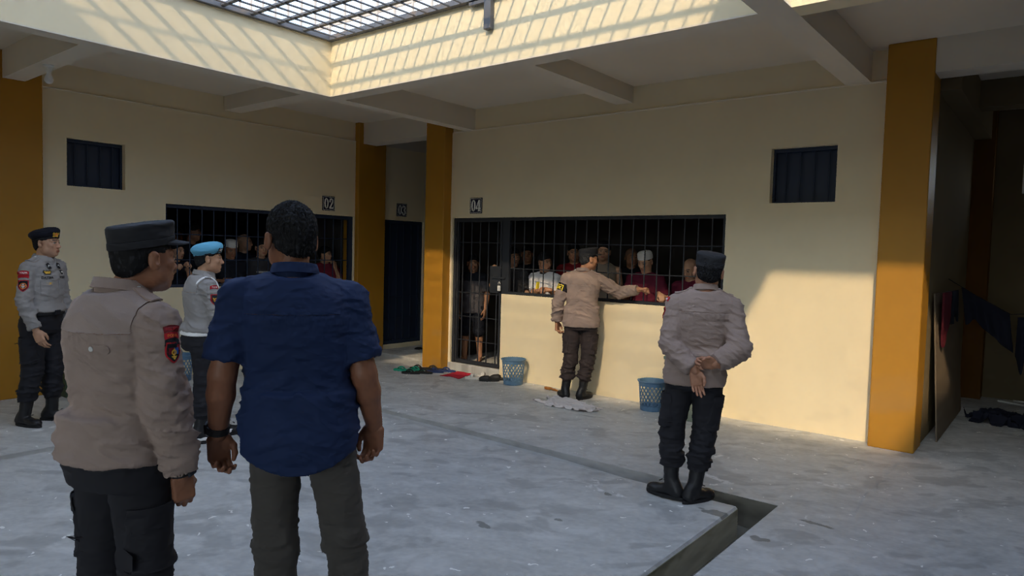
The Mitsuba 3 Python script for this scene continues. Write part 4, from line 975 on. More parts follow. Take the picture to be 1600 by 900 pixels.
name_patch(bb, (.2, .055, 1.20), (1, .15, .05), (0, 0, 1), .070, [('POLRI', 'm_red_thread', 'm_white_thread')], gold_bird)
for s in 'r':
    sh = bb.J['sh_' + s]; pts = []
    for a in np.linspace(-1.15, 3.6, 34):
        pts.append(sh + np.array([-.022, math.sin(a - 1.2) * .083 - .004, math.cos(a - 1.2) * .088 - .012]))
    pts = np.array(pts); bb.part('shoulder_cord', tube(pts, .0085, 8), 'm_white_thread', label='white cord around the shoulder')
epaulettes(bb, 'm_grey_uniform')

# young officer in the black beret, at the left edge, facing right
J = joints(pel=(-.03, .035, .885), neck=(-.04, .04, 1.442), head=(-.053, .068, 1.588), el_r=(.182, .045, 1.09), wr_r=(.168, .150, .838), el_l=(-.265, .03, 1.10), wr_l=(-.24, .12, .86), kn_r=(.062, .02, .475), an_r=(.098, -.03, .085), kn_l=(-.125, .055, .47), an_l=(-.13, .04, .085))
kb = Man('young officer in a black beret and grey uniform standing by the orange column', (-7.02, 2.10, 0), -57, J, skin=[.42, .235, .15], look=(.16, .04, 0), hs=1.0, wide=.98, gw=.98, gd=1.0, foot=(.25, .2))
kb.shirt('m_grey_uniform', .975, 'long', folds=.005, seed=71, belted=True, sl_r=(.016, .017)); kb.collar('m_grey_uniform', open_=.6, out=.016); kb.cuffs('m_grey_uniform', r=.051)
kb.trousers('m_black_cloth', 1.0, .235, seed=81, grow=.019, folds=.007); kb.belt('m_black', .985, .05, grow=.03, buckle='m_black_thread'); cargo(kb, .66, 'm_black_cloth', .17, .22); kb.boots()
k, bm = beret(kb, 'm_black_beret', 'm_black', None); kb.hair(thick=.004, spiky=.0015, top=.07)
bo, bn = kb.t + kb.R @ np.array([.03, .095, .072]), kb.R @ nrm([.38, .9, .12])
kb.decal('badge', wings(.066, .040), bm, bo, bn, (0, 0, 1), 'm_gold_thread', .004, parent=k, edge=.008, label='gold winged cap badge')
kb.decal('badge', sg.Point(0, 0).buffer(.010), bm, bo, bn, (0, 0, 1), 'm_orange_thread', .002, lift=.005, parent=k, edge=.008)
name_patch(kb, (.155, .03, 1.245), (.80, .55, .1), (0, 0, 1), .078, [('POLDA', 'm_red_thread', 'm_white_thread'), ('', 'm_red_thread', '')], round_shield)
me = kb.shirt_mesh; CN = np.array([-.035, .17, 0])
for q, t in ((1, 'DATIRA'), (-1, 'POLRI')):
    o = lambda dx, z: CN + [q * dx, 0, z]
    nn = (q * .25, 1, 0)
    pocket(kb, o(.085, 1.20), nn, (0, 0, 1), .115, .125, 'm_grey_uniform')
    kb.decal('name_tape', words(t, .020), me, o(.085, 1.292), nn, (0, 0, 1), 'm_black_thread', .0015, lift=.002)
    kb.decal('collar_tab', affinity.rotate(rrect(.030, .050, .003), q * 18), me, o(.062, 1.392), nn, (0, 0, 1), 'm_black_thread', .003, lift=.010, parent=None)
    kb.decal('chevron', affinity.rotate(sg.Polygon([(-.010, -.006), (0, .006), (.010, -.006), (.010, 0), (0, .012), (-.010, 0)]), q * 18), me, o(.062, 1.392), nn, (0, 0, 1), 'm_white_thread', .001, lift=.0135)
for dx, z, col in ((.085, 1.338, 'm_gold_thread'), (.075, 1.243, 'm_gold_thread')):
    kb.decal('wing_badge', wings(.066, .030).buffer(.004), me, CN + [dx, 0, z], (.25, 1, 0), (0, 0, 1), 'm_black_thread', .0015, lift=.006)
    kb.decal('wing_badge', wings(.060, .026), me, CN + [dx, 0, z], (.25, 1, 0), (0, 0, 1), col, .0015, lift=.0075)
kb.decal('round_badge', sg.Point(0, 0).buffer(.014), me, CN + [.125, 0, 1.245], (.3, 1, 0), (0, 0, 1), 'm_orange_thread', .002, lift=.006)
kb.decal('shield_badge', shield(.030, .036), me, CN + [-.085, 0, 1.335], (-.25, 1, 0), (0, 0, 1), 'm_black_thread', .003, lift=.002)
kb.decal('wing_badge', wings(.024, .014), me, CN + [-.085, 0, 1.338], (-.25, 1, 0), (0, 0, 1), 'm_white_thread', .001, lift=.0055)
kb.part('undershirt', (lambda F: F.mesh(.008))(Field().add(ell(kb.J['neck'] + [0, .03, -.02], (.058, .065, .06)), .01)), 'm_grey_uniform')
for q in (-1, 1): epaulettes(kb, 'm_grey_uniform') if q == 1 else None

# officer at the bars of cell 04
J = joints(pel=(-.005, 0, .868), neck=(0, .0, 1.412), head=(.058, .012, 1.560), sh_l=(-.172, -.006, 1.355), sh_r=(.180, .012, 1.352), el_l=(-.262, -.045, 1.075), wr_l=(-.272, .012, .850), el_r=(.40, .085, 1.205), wr_r=(.618, .000, 1.245),
           kn_l=(-.108, .005, .455), kn_r=(.082, .02, .445), an_l=(-.160, -.02, .085), an_r=(.030, .0, .085))
wo = Man('officer in taupe shirt with yellow armband reaching one arm to the bars of cell 04', (-4.172, 6.455, 0), 28, J, skin=[.38, .19, .11], look=(-1.05, -.02, 0), hs=.97, wide=1.03, gw=1.04, gd=1.0, belly=.0, arm=1.1, foot=(.45, .55), stubble=.3,
         hands=dict(l=((.0, .12, -1), (-.9, .3, 0), 'loose'), r=((.93, -.30, .12), (.2, .1, 1), 'fist')))
wo.shirt('m_taupe', .815, 'long', folds=.0065, seed=91, flare=.004, sl_r=(.018, .019)); wo.collar('m_taupe'); wo.cuffs('m_taupe', r=.0505)
wo.trousers('m_brown_black', .93, .225, seed=95, grow=.017, folds=.008); cargo(wo, .62, 'm_brown_black', .16, .21); wo.boots(); field_cap(wo, tall=.076); wo.hair('m_grey_hair', thick=.004, spiky=.002, top=.07)
epaulettes(wo)
a = wo.J['sh_l'] * .62 + wo.J['el_l'] * .38; u = nrm(wo.J['el_l'] - wo.J['sh_l'])
F = Field(); F.add(cap(a - u * .042, a + u * .042, .0765, .0745, flat=True), .01).sub(cap(a - u * .09, a + u * .09, .066), .004); F.keep(lambda x, y, z: -((x - a[0]) * u[0] + (y - a[1]) * u[1] + (z - a[2]) * u[2] + .042))
arm_m = F.mesh(.006); k = wo.part('armband', arm_m, 'm_black_thread', label='black armband edged in yellow')
bn = (-.55, -.8, .1)
sq = affinity.rotate(rrect(.085, .072, .006), 0)
wo.decal('border', sq.difference(affinity.scale(sq, .82, .80)), arm_m, a, bn, -u, 'm_yellow_thread', .002, lift=.0015, parent=k)
wo.decal('lettering', words('K', .036), arm_m, a + [.012, 0, 0], bn, -u, 'm_yellow_thread', .002, lift=.0015, parent=k); wo.decal('lettering', words('P', .036), arm_m, a - [.02, 0, 0], bn, -u, 'm_yellow_thread', .002, lift=.0015, parent=k)

# officer at the right with his hands behind his back
J = joints(pel=(-.022, .0, .845), neck=(.024, -.004, 1.392), head=(.038, .006, 1.522), sh_l=(-.156, -.004, 1.322), sh_r=(.185, .002, 1.318), el_l=(-.188, -.090, 1.045), wr_l=(-.022, -.205, .900), el_r=(.245, -.095, 1.045), wr_r=(.095, -.165, .945),
           hip_l=(-.105, 0, .835), hip_r=(.066, 0, .835), kn_l=(-.158, .01, .435), an_l=(-.145, -.01, .092), kn_r=(.050, .01, .425), an_r=(.002, -.03, .085))
ro = Man('officer in taupe shirt and black cap with both hands clasped behind his back', (-1.862, 4.312, 0), 24, J, skin=[.34, .165, .10], look=(.10, .0, .11), hs=.99, wide=1.06, gw=1.02, gd=1.0, arm=1.18, foot=(1.05, .75), handstep=.004,
         hands=dict(l=((.16, -.03, -1), (-.15, 1, 0), 'relaxed'), r=((-1, -.18, .10), (.05, 1, .2), 'loose')))
ro.shirt('m_taupe', .785, 'long', step=.0085, folds=.0055, seed=101, flare=.0, sl_r=(.018, .019)); ro.collar('m_taupe'); ro.cuffs('m_taupe', r=.0505)
ro.trousers('m_black_cloth', .90, .235, seed=111, grow=.016, folds=.006, step=.0095); cargo(ro, .60, 'm_black_cloth', .16, .22); ro.boots(); field_cap(ro, visor=True, tall=.076); ro.hair(thick=.009, spiky=.005, step=.004, top=.07)
epaulettes(ro)
name_patch(ro, (-.225, -.015, 1.262), (-.95, -.25, .1), (0, 0, 1), .070, [('POLRI', 'm_red_thread', 'm_white_thread')], gold_bird)

# ---------------------------------------------------------------- the men behind the bars
def ik(sh, wr, l1, l2, pole):
    d = wr - sh; L = min(np.linalg.norm(d), (l1 + l2) * .995); u = nrm(d); a = (l1 * l1 - l2 * l2 + L * L) / (2 * L); h = math.sqrt(max(l1 * l1 - a * a, 0))
    p = np.asarray(pole, float); p = nrm(p - u * (p @ u)); return sh + u * a + p * h
FZ = .05
def inmate(label, head, heading, shirt, face=0, down=0., tilt=0., skin=BROWN, shorts='m_dark_tee', hair=True, sleeve='short', reach=None, shaved=0., seed=1, gw=.94, hs=.97, group='men behind the bars of cell 04', grip=None, kop=False, wide=1.0, grow=.015, bare=True):
    """head: where the middle of the head is; reach: {side: (wrist in the room, finger direction, back of the hand, pose)}"""
    h = (head[2] - FZ) / 1.575; a = math.radians(heading); W = rot((0, 0, 1), a); o = np.array([head[0], head[1], 0]) - W @ np.array([0, .022, 0])
    J = joints(pel=(0, 0, .88 * h), neck=(0, -.012, 1.425 * h), head=(0, .022, 1.575 * h)); hands = {}
    for s, (wp, dist, dors, pose) in (reach or {}).items():
        wl = W.T @ (np.asarray(wp, float) - o - [0, 0, FZ]); J['wr_' + s] = wl
        J['el_' + s] = ik(J['sh_' + s], wl, .275 * h, .245 * h, (.5 if s == 'r' else -.5, -.3, -1)); hands[s] = (W.T @ np.asarray(dist, float), W.T @ np.asarray(dors, float), pose)
    m = Man(label, (o[0], o[1], FZ), heading, J, skin=skin, group=None, step=.016, hstep=.0062, handstep=.0062, hand_s=.95, look=(math.radians(face), down, tilt), hs=hs, wide=wide, gw=gw, gd=.94, arm=.95, hands=hands, bare=bare, shaved=shaved)
    if group: labels[m.key]['group'] = group
    m.shirt(shirt, .78 * h, sleeve, step=.015, folds=.006, seed=seed, yoke=False, grow=grow, flare=.006)
    F = Field(); F.add(torso(J, .014, t0=-.16, t1=.32, gw=gw, gd=.94), .02)
    m.trousers(shorts, .96 * h, .46 * h, step=.016, blouse=False, seed=seed + 1, folds=.005)
    if hair: m.hair(step=.007, thick=.004, spiky=.002, top=.045) if kop else m.hair(step=.007, thick=.007, spiky=.003, crown=.008)
    if kop: kopiah(m, 'm_white_cap')
    return m
bar = lambda x, z, dx=.0: (x + dx, PA + .075, z)
q1 = inmate('barefoot man in grey and black T-shirt behind the barred door of cell 04', (-6.584, 7.32, 1.44), 205, 'm_grey_tee', face=18, skin=BROWN, shorts='m_dark_tee', seed=201, gw=.92)
def split_shirt(m, z, bsdf):
    """the darker shoulders and sleeves of a two-coloured T-shirt"""
    k = m.key + '__shirt'; me = m.shirt_mesh; up = me.triangles_center[:, 2] > z
    for nm, f, b in (('shirt', ~up, scene[k]['bsdf']['id']), ('shoulder_panel', up, bsdf)):
        s = trimesh.Trimesh(me.vertices, me.faces[f], process=False); s.remove_unreferenced_vertices(); scene[m.key + '__' + nm] = mikit.ply(m.put(s), b, smooth=True)
split_shirt(q1, q1.J['neck'][2] - .11, 'm_dark_tee')
q3 = inmate('man in beige shorts with one fist round a door bar of cell 04', (-5.763, 7.2, 1.549), 185, 'm_charcoal_tee', face=55, skin=TAN, shorts='m_beige_shorts', seed=211, reach=dict(r=((-5.86, PA + .10, 1.36), (.1, -.75, .6), (-1, 0, .1), 'grip')))
q4 = inmate('man in a black T-shirt standing left of the man in white in cell 04', (-5.973, 7.78, 1.594), 205, 'm_dark_tee', face=10, skin=BROWN, seed=221)
q5 = inmate('man in a white T-shirt with a yellow print holding a window bar', (-5.218, 7.16, 1.497), 190, 'm_white_tee', face=70, down=-.05, skin=BROWN, seed=231, grow=.022,
            reach=dict(r=((-5.10, PA + .06, 1.155), (.75, -.55, .05), (-.2, -.6, .7), 'grip'), l=((-4.985, PA + .085, 1.165), (-.8, -.5, .0), (.2, -.6, .7), 'loose')))
n = q5.J['neck']; F = Field(); F.add(ell(n + [0, .012, .0], (.076, .08, .022)), .01).sub(ell(n + [0, .02, .03], (.064, .07, .04)), .006); q5.part('neckband', F.mesh(.009), 'm_black', label='black neckband')
q5.decal('print', sg.box(-.03, -.14, .015, .06), q5.shirt_mesh, (.03, .15, 1.14), (0, 1, 0), (0, 0, 1), 'm_yellow_thread', .002)
q6 = inmate('man in a red T-shirt behind the bars beside the officer with the armband', (-5.049, 7.58, 1.629), 200, 'm_red_tee', face=15, skin=BROWN, seed=241)
q7 = inmate('man in a tan tank top behind the bars at the shoulder of the reaching officer', (-4.402, 7.25, 1.654), 205, 'm_tan_tank', sleeve='none', face=5, tilt=-.12, skin=TAN, seed=251)
q8 = inmate('man in black with cropped hair behind the white cap in cell 04', (-4.309, 7.78, 1.591), 200, 'm_dark_tee', face=30, hair=False, shaved=.7, skin=BROWN, seed=261)
q9 = inmate('man in maroon shirt and white skull cap with forearms on the sill', (-3.80, 7.19, 1.548), 190, 'm_maroon', face=-15, down=-.38, hair=True, kop=True, skin=TAN, seed=271, grow=.02, gw=1.0,
            reach=dict(l=((-3.50, PA + .13, 1.195), (.5, -.5, -.25), (.1, -.2, 1), 'loose'), r=((-3.88, PA + .13, 1.19), (-.3, -.7, -.1), (0, -.2, 1), 'loose')))
q10 = inmate('bald man in maroon looking down behind the bars of cell 04', (-3.309, 7.32, 1.476), 180, 'm_maroon', face=-10, down=-.33, hair=False, shaved=.18, skin=TAN, seed=281)

G2 = 'men behind the bars of cell 02'
P2B = XB - .06
p1 = inmate('dark haired man standing behind the man who grips two bars in cell 02', (-9.50, 4.49, 1.722), -80, 'm_dark_tee', face=22, skin=BROWN, seed=301, group=G2)
p2 = inmate('tall dark haired man in black looking right behind the bars of cell 02', (-9.12, 4.54, 1.768), -70, 'm_dark_tee', face=38, skin=DARK, seed=311, group=G2)
p3 = inmate('man in a black T-shirt gripping a bar of cell 02 with each hand', (-8.70, 4.12, 1.522), -85, 'm_dark_tee', face=22, skin=TAN, seed=321, group=G2,
            reach=dict(r=((P2B - .085, 3.995, 1.285), (.72, .05, .55), (-.1, -1, .2), 'grip'), l=((P2B - .085, 4.155, 1.31), (.72, -.05, .55), (-.1, 1, .2), 'grip')))
p4 = inmate('man in a white skull cap looking down beside the pale blue beret in cell 02', (-8.72, 4.86, 1.56), -95, 'm_dark_tee', face=-4, down=-.35, kop=True, skin=DARK, seed=331, group=G2, reach=dict(r=((P2B - .13, 4.58, 1.15), (.2, .8, -.05), (.3, 0, 1), 'loose'), l=((P2B - .12, 4.74, 1.16), (.1, -.9, 0), (.4, 0, 1), 'loose')))
p5 = inmate('man with shaved head in a navy T-shirt looking right behind the bars of cell 02', (-9.14, 5.30, 1.653), -88, 'm_navy_tee', face=42, hair=False, shaved=.25, skin=TAN, seed=341, group=G2)
p6 = inmate('man in a dark T-shirt with a pale chest stripe in cell 02', (-8.78, 5.345, 1.58), -100, 'm_charcoal_tee', face=0, skin=TAN, seed=351, group=G2)
p6.decal('stripe', sg.box(-.10, -.012, .10, .012), p6.shirt_mesh, (0, .15, 1.20), (0, 1, 0), (0, 0, 1), 'm_silver_thread', .002)
p7 = inmate('man in a pink T-shirt with a hand at his chin in cell 02', (-8.87, 6.47, 1.50), -105, 'm_pink_tee', face=42, down=.05, skin=TAN, seed=361, group=G2, reach=dict(l=((-8.70, 6.54, 1.30), (-.1, -.2, 1), (.9, .3, 0), 'loose')))

# ---------------------------------------------------------------- things on the walls and on the floor
mat('m_sign', [.010, .011, .035], .35, .5)
def line(pts, w):
    return sg.LineString(pts).buffer(w, cap_style=2)
def arc(cx, cy, rx, ry, a0, a1, n=24):
    return [(cx + rx * math.cos(math.radians(a)), cy + ry * math.sin(math.radians(a))) for a in np.linspace(a0, a1, n)]
ZERO = affinity.scale(sg.Point(0, 0).buffer(1, 32), .036, .074).difference(affinity.scale(sg.Point(0, 0).buffer(1, 32), .013, .062))
TWO = unary_union([line(arc(0, .036, .024, .030, 190, -35) + [(-.024, -.062)], .0105), sg.box(-.034, -.074, .036, -.052), sg.Point(-.022, .030).buffer(.013), sg.Polygon([(.036, -.074), (.036, -.035), (.026, -.055)])])
THREE = unary_union([line(arc(-.004, .036, .026, .030, 160, -90), .0105), line(arc(-.004, -.034, .028, .034, 90, -165), .0115), sg.Point(-.026, .040).buffer(.012), sg.Point(-.028, -.038).buffer(.012)])
FOUR = unary_union([sg.box(.006, -.074, .028, .074), sg.Polygon([(.006, .074), (-.040, -.030), (-.040, -.046), (.040, -.046), (.040, -.030), (-.022, -.030), (.008, .040)]), sg.box(-.006, -.074, .040, -.064)])
def sign(digit, W, label):
    k = thing('number_sign', label, 'sign', 'cell number signs'); put = lambda m: m.apply_transform(W) and m or m
    def P(nm, poly, z0, z1, b):
        m = extrude(poly, z1 - z0); m.apply_translation((0, 0, z0)); m.apply_transform(W); add(nm, m, b, k)
    P('plate', rrect(.205, .205, .004), 0, .012, 'm_sign')
    P('border', rrect(.188, .188, .003).difference(rrect(.178, .178, .003)), .012, .0135, 'm_white')
    P('digit', affinity.translate(ZERO, -.040, 0), .012, .0145, 'm_white'); P('digit', affinity.translate(digit, .042, 0), .012, .0145, 'm_white')
def face_matrix(o, right, up):
    r, u = nrm(right), nrm(up); M = np.eye(4); M[:3, 0], M[:3, 1], M[:3, 2], M[:3, 3] = r, u, np.cross(r, u), o; return M
sign(FOUR, face_matrix((-6.08, YA - .001, 2.212), (1, 0, 0), (0, 0, 1)), 'dark blue number sign 04 above the door of cell 04')
sign(TWO, face_matrix((XB + .001, 6.12, 2.245), (0, 1, 0), (0, 0, 1)), 'dark blue number sign 02 above the opening of cell 02')
sign(THREE, face_matrix((XB + .001, 7.52, 2.238), (0, 1, 0), (0, 0, 1)), 'dark blue number sign 03 above the blue door in the recess')

# light bulb under the beam
k = thing('light_bulb', 'white light bulb in a ceramic holder under the beam at the left', 'light bulb')
bx, by = -7.30, 2.305
def lathe(prof, n=28):
    m = trimesh.creation.revolve(np.array(prof, float), sections=n); return m
m = lathe([(0, 0), (.050, 0), (.052, -.008), (.030, -.016), (.024, -.05), (.022, -.062), (0, -.062)]); m.apply_translation((bx, by, ZB)); add('holder', m, 'm_white', k, smooth=30)
m = lathe([(0, -.062), (.016, -.062), (.018, -.080), (.030, -.105), (.036, -.128), (.033, -.148), (.020, -.163), (0, -.168)]); m.apply_translation((bx, by, ZB)); add('bulb', m, 'm_bulb' if 'm_bulb' in scene else 'm_white_thread', k, smooth=60)

# blue plastic baskets with pierced sides
mat('m_basket', [.095, .185, .30], .4, .5)
def basket(x, y, label, spin=0.0, s=1.0):
    k = thing('basket', label, 'basket', 'blue pierced baskets'); h, r0, r1 = .315 * s, .118 * s, .143 * s
    rad = lambda z: r0 + (r1 - r0) * z / h
    parts = []
    n, turns = 19, .17
    z0, z1 = .045 * s, h - .05 * s
    for sgn in (-1, 1):
        for i in range(n):
            t = np.linspace(0, 1, 9); a = 2 * np.pi * (i / n + sgn * turns * t) + spin; z = z0 + (z1 - z0) * t; V = []
            for aa, zz in zip(a, z):
                for dw in (-.0046, .0046):
                    for dr in (0, .004):
                        r = rad(zz) - dr; V.append([r * math.cos(aa + dw / r), r * math.sin(aa + dw / r), zz])
            F_ = []
            for j in range(8):
                b = 4 * j
                for p, q in ((0, 2), (2, 3), (3, 1), (1, 0)): F_ += [[b + p, b + q, b + q + 4], [b + p, b + q + 4, b + p + 4]]
            parts.append(trimesh.Trimesh(V, F_, process=False))
    for zz in (.115 * s, .150 * s, .2 * s):
        pass
    lat = join(parts); lat.fix_normals(); lat.apply_translation((x, y, 0)); add('lattice', lat, 'm_basket', k)
    low = lathe([(0, .004), (r0 - .006, .004), (r0 - .004, .001), (r0, .003), (rad(.05), .05 * s), (rad(.05) - .004, .05 * s), (r0 - .004, .010), (0, .010)], 40); low.apply_translation((x, y, 0)); add('base', low, 'm_basket', k, smooth=30)
    rim = lathe([(rad(h - .055) - .004, h - .055 * s), (rad(h - .055), h - .055 * s), (r1 + .002, h - .02), (r1 + .012, h - .012), (r1 + .013, h - .002), (r1 + .006, h), (r1 - .004, h - .004), (rad(h - .055) - .004, h - .055 * s)], 40); rim.apply_translation((x, y, 0)); add('rim', rim, 'm_basket', k, smooth=30)
basket(-5.235, 6.60, 'blue plastic basket with pierced sides against the wall beside the door of cell 04', .1)
basket(-3.335, 6.56, 'blue plastic basket with pierced sides against the wall at the left of the grey-green bin', .4)
basket(-8.10, 3.885, 'blue plastic basket with pierced sides under the barred opening of cell 02', .7)

# bins
mat('m_bin', [.20, .225, .17], .5, .4); mat('m_bin_dark', [.030, .055, .030], .5, .4)
def bin_(x0, x1, y0, y1, h, m, label):
    k = thing('plastic_bin', label, 'bin'); cx, cy = (x0 + x1) / 2, (y0 + y1) / 2; V = []
    for z, f in ((0.003, .90), (h * .94, 1.0)):
        for sx, sy in ((-1, -1), (1, -1), (1, 1), (-1, 1)): V += [[cx + sx * (x1 - x0) / 2 * f + dx, cy + sy * (y1 - y0) / 2 * f + dy, z] for dx, dy in ((-.012 * sx, 0), (0, -.012 * sy))]
    add('body', trimesh.convex.convex_hull(np.array(V)), m, k, smooth=30)
    add('lid', bevel_box(x0 - .02, x1 + .02, y0 - .02, y1 + .02, h * .94, h, .008), m, k)
    add('handle', tube([(cx - .08, y0 - .02, h * .97), (cx - .08, y0 - .045, h * .97), (cx + .08, y0 - .045, h * .97), (cx + .08, y0 - .02, h * .97)], .008, 6), m, k)
bin_(-3.08, -2.72, 6.33, 6.72, .625, 'm_bin', 'grey-green plastic bin by the wall hidden behind the officer with clasped hands')
bin_(-8.22, -7.92, 2.62, 2.95, .55, 'm_bin_dark', 'dark green bin by the wall between the two officers at the left')

# footwear by the door of cell 04
for c, v in dict(green=(.02, .30, .19), dark=(.022, .022, .022), olive=(.035, .03, .025), blue=(.03, .05, .14), white=(.62, .60, .56)).items(): mat('m_rubber_' + c, list(v), .6, .3)
G = 'sandals left by the door of cell 04'
def outline(L, w, n=40):
    t = np.linspace(0, 2 * np.pi, n, endpoint=False); y = np.cos(t) * L / 2; x = np.sin(t) * w / 2 * (1 + .22 * np.cos(t)) * (1 - .18 * np.exp(-((y + L * .02) / (L * .16)) ** 2)); return sg.Polygon(list(zip(x, y)))
def flipflop(x, y, deg, m, label, side=1, L=.25, strap=None):
    k = thing('flip_flop', label, 'sandal', G); A = T_(x, y, deg)
    a = extrude(outline(L, .095), .020); b = extrude(outline(L * .96, .088), .004); b.apply_translation((0, 0, .020))
    for nm, me, mm in (('sole', a, m), ('footbed', b, strap or m)): me.apply_transform(A); add(nm, me, mm, k)
    toe = (0.004 * side, L * .26, .022)
    for sx in (-1, 1):
        p = [toe, (sx * .018, L * .20, .058), (sx * .040, L * .05, .066), (sx * .040, -L * .10, .018)]
        t_ = np.linspace(0, 1, 14); P = np.array(p); c = np.array([(1 - u) ** 3 * P[0] + 3 * (1 - u) ** 2 * u * P[1] + 3 * (1 - u) * u * u * P[2] + u ** 3 * P[3] for u in t_])
        me = tube(c, np.linspace(.006, .010, 14), 8); me.apply_transform(A); add('strap', me, strap or m, k, smooth=True)
def T_(x, y, deg, z=0.0):
    return trimesh.transformations.translation_matrix((x, y, z)) @ trimesh.transformations.rotation_matrix(math.radians(deg), (0, 0, 1))
def slipper(x, y, deg, m, label, L=.255, strap=None, closed=False):
    k = thing('slide_sandal' if not closed else 'black_shoe', label, 'sandal' if not closed else 'shoe', G); A = T_(x, y, deg)
    a = extrude(outline(L, .098), .026); a.apply_transform(A); add('sole', a, m, k)
    F = Field(); F.add(ell((0, L * .12, .02), (.047, L * (.40 if closed else .22), .052)), .01); F.keep(lambda x, y, z: .022 - z); F.sub(ell((0, L * (.02 if closed else .12), .02), (.040, L * (.36 if closed else .5), .044)), .003)
    if closed: F.sub(ell((0, -L * .18, .07), (.034, L * .22, .05)), .006)
    me = F.mesh(.006); me.apply_transform(A); add('upper', me, strap or m, k, smooth=True)
flipflop(-6.84, 6.24, 115, 'm_rubber_green', 'green flip-flop at the left end of the row of sandals', 1)
flipflop(-6.70, 6.36, 105, 'm_rubber_green', 'green flip-flop touching the dark grey pair of sandals', -1)
flipflop(-6.60, 6.17, 118, 'm_rubber_dark', 'dark grey flip-flop in front of the green pair', 1)
flipflop(-6.50, 6.31, 112, 'm_rubber_dark', 'dark grey flip-flop beside the red mat', -1)
flipflop(-6.785, 6.485, 118, 'm_rubber_olive', 'brown-black flip-flop against the foot of the orange column', 1)
flipflop(-6.615, 6.605, 113, 'm_rubber_olive', 'brown-black flip-flop between the orange column and the blue pair', -1)
flipflop(-6.46, 6.47, 118, 'm_rubber_blue', 'dark blue flip-flop lying left of the red mat', 1)
flipflop(-6.385, 6.625, 112, 'm_rubber_blue', 'dark blue flip-flop nearest the concrete sill', -1)
slipper(-5.775, 6.50, 122, 'm_rubber_white', 'white slide sandal at the right end of the red mat', strap='m_rubber_white')
slipper(-5.735, 6.66, 112, 'm_rubber_white', 'white slide sandal beside the black shoes')
slipper(-5.56, 6.53, 130, 'm_rubber_dark', 'black slip-on shoe leaning next to the blue basket', closed=True)
slipper(-5.52, 6.685, 122, 'm_rubber_dark', 'black slip-on shoe behind its pair at the door sill', closed=True)
slipper(-7.93, 7.62, 95, 'm_rubber_dark', 'single dark shoe on the floor of the recess by door 03', closed=True)

# cloths: sheets with folds
def sheet(poly, n, height, thick=.004, seed=0, freq=(9, 9)):
    """a crumpled cloth lying on the floor over the outline poly"""
    x0, y0, x1, y1 = poly.bounds; xs = np.linspace(x0, x1, n); ys = np.linspace(y0, y1, n); X, Y = np.meshgrid(xs, ys, indexing='ij')
    P = np.stack([X.ravel(), Y.ravel()], 1); import shapely
    ins = shapely.contains_xy(poly, P[:, 0], P[:, 1]).reshape(n, n); f = []
    for i in range(n - 1):
        for j in range(n - 1):
            if ins[i, j] and ins[i + 1, j] and ins[i, j + 1] and ins[i + 1, j + 1]:
                a, b, c, d = i * n + j, (i + 1) * n + j, (i + 1) * n + j + 1, i * n + j + 1; f += [[a, b, c], [a, c, d]]
    q = np.stack([P[:, 0] * freq[0], P[:, 1] * freq[1], P[:, 0] * 0], 1)
    r = 1 - np.abs(meshkit.fbm(q, 3, seed) - .5) * 5; z = .004 + height * np.clip(r, 0, 1) ** 1.5
    V = np.column_stack([P, z + thick]); B = np.column_stack([P, np.maximum(z - thick, .001)]); nn = len(V)
    from collections import Counter
    cnt = Counter(tuple(sorted((t[k], t[(k + 1) % 3]))) for t in f for k in range(3)); od = {}
    for t in f:
        for k in range(3): od[(t[k], t[(k + 1) % 3])] = 1
    g = f + [[a + nn, c + nn, b + nn] for a, b, c in f]
    for (a, b) in od:
        if cnt[tuple(sorted((a, b)))] == 1: g += [[b, a, a + nn], [b, a + nn, b + nn]]
    m = trimesh.Trimesh(np.vstack([V, B]), g, process=False); m.remove_unreferenced_vertices(); return m
def blob(cx, cy, rx, ry, seed, wob=.25, rotd=0.0):
    t = np.linspace(0, 2 * np.pi, 60, endpoint=False); k = 1 + wob * (meshkit.fbm(np.stack([np.cos(t) * 1.7 + 5, np.sin(t) * 1.7, t * 0], 1), 3, seed) - .5) * 2
    return affinity.rotate(sg.Polygon(list(zip(cx + rx * k * np.cos(t), cy + ry * k * np.sin(t)))), rotd, origin=(cx, cy))
cloth('m_rag', [.64, .59, .57], .9, .3); cloth('m_mat', [.38, .018, .035], .9, .3); cloth('m_navy_cloth', [.012, .014, .026], .9, .2); cloth('m_maroon_cloth', [.10, .012, .02], .9, .2)
tag(add('floor_rag', sheet(unary_union([blob(-4.07, 6.07, .36, .16, 3, .5, 8), blob(-4.25, 6.22, .2, .16, 5, .5)]), 90, .030, seed=4, freq=(11, 15)), 'm_rag', smooth=True), 'crumpled pale grey floor rag at the boots of the officer by the bars', 'rag')
tag(add('doormat', sheet(sg.Polygon([(-6.22, 6.32), (-6.26, 6.70), (-6.02, 6.735), (-5.90, 6.34), (-6.07, 6.38)]), 70, .008, seed=8, freq=(6, 5)), 'm_mat', smooth=True), 'red cloth doormat on the floor in front of the door of cell 04', 'mat')
mat('m_peel', [.30, .12, .03], .7, .3)
tag(add('dry_leaf', sheet(unary_union([blob(-4.66, 6.63, .12, .035, 9, .6, 4), blob(-4.73, 6.66, .06, .03, 4, .6)]), 46, .02, .002, 12, (22, 26)), 'm_peel', smooth=True), 'curled brown dry leaf on the floor by the wall', 'leaf')

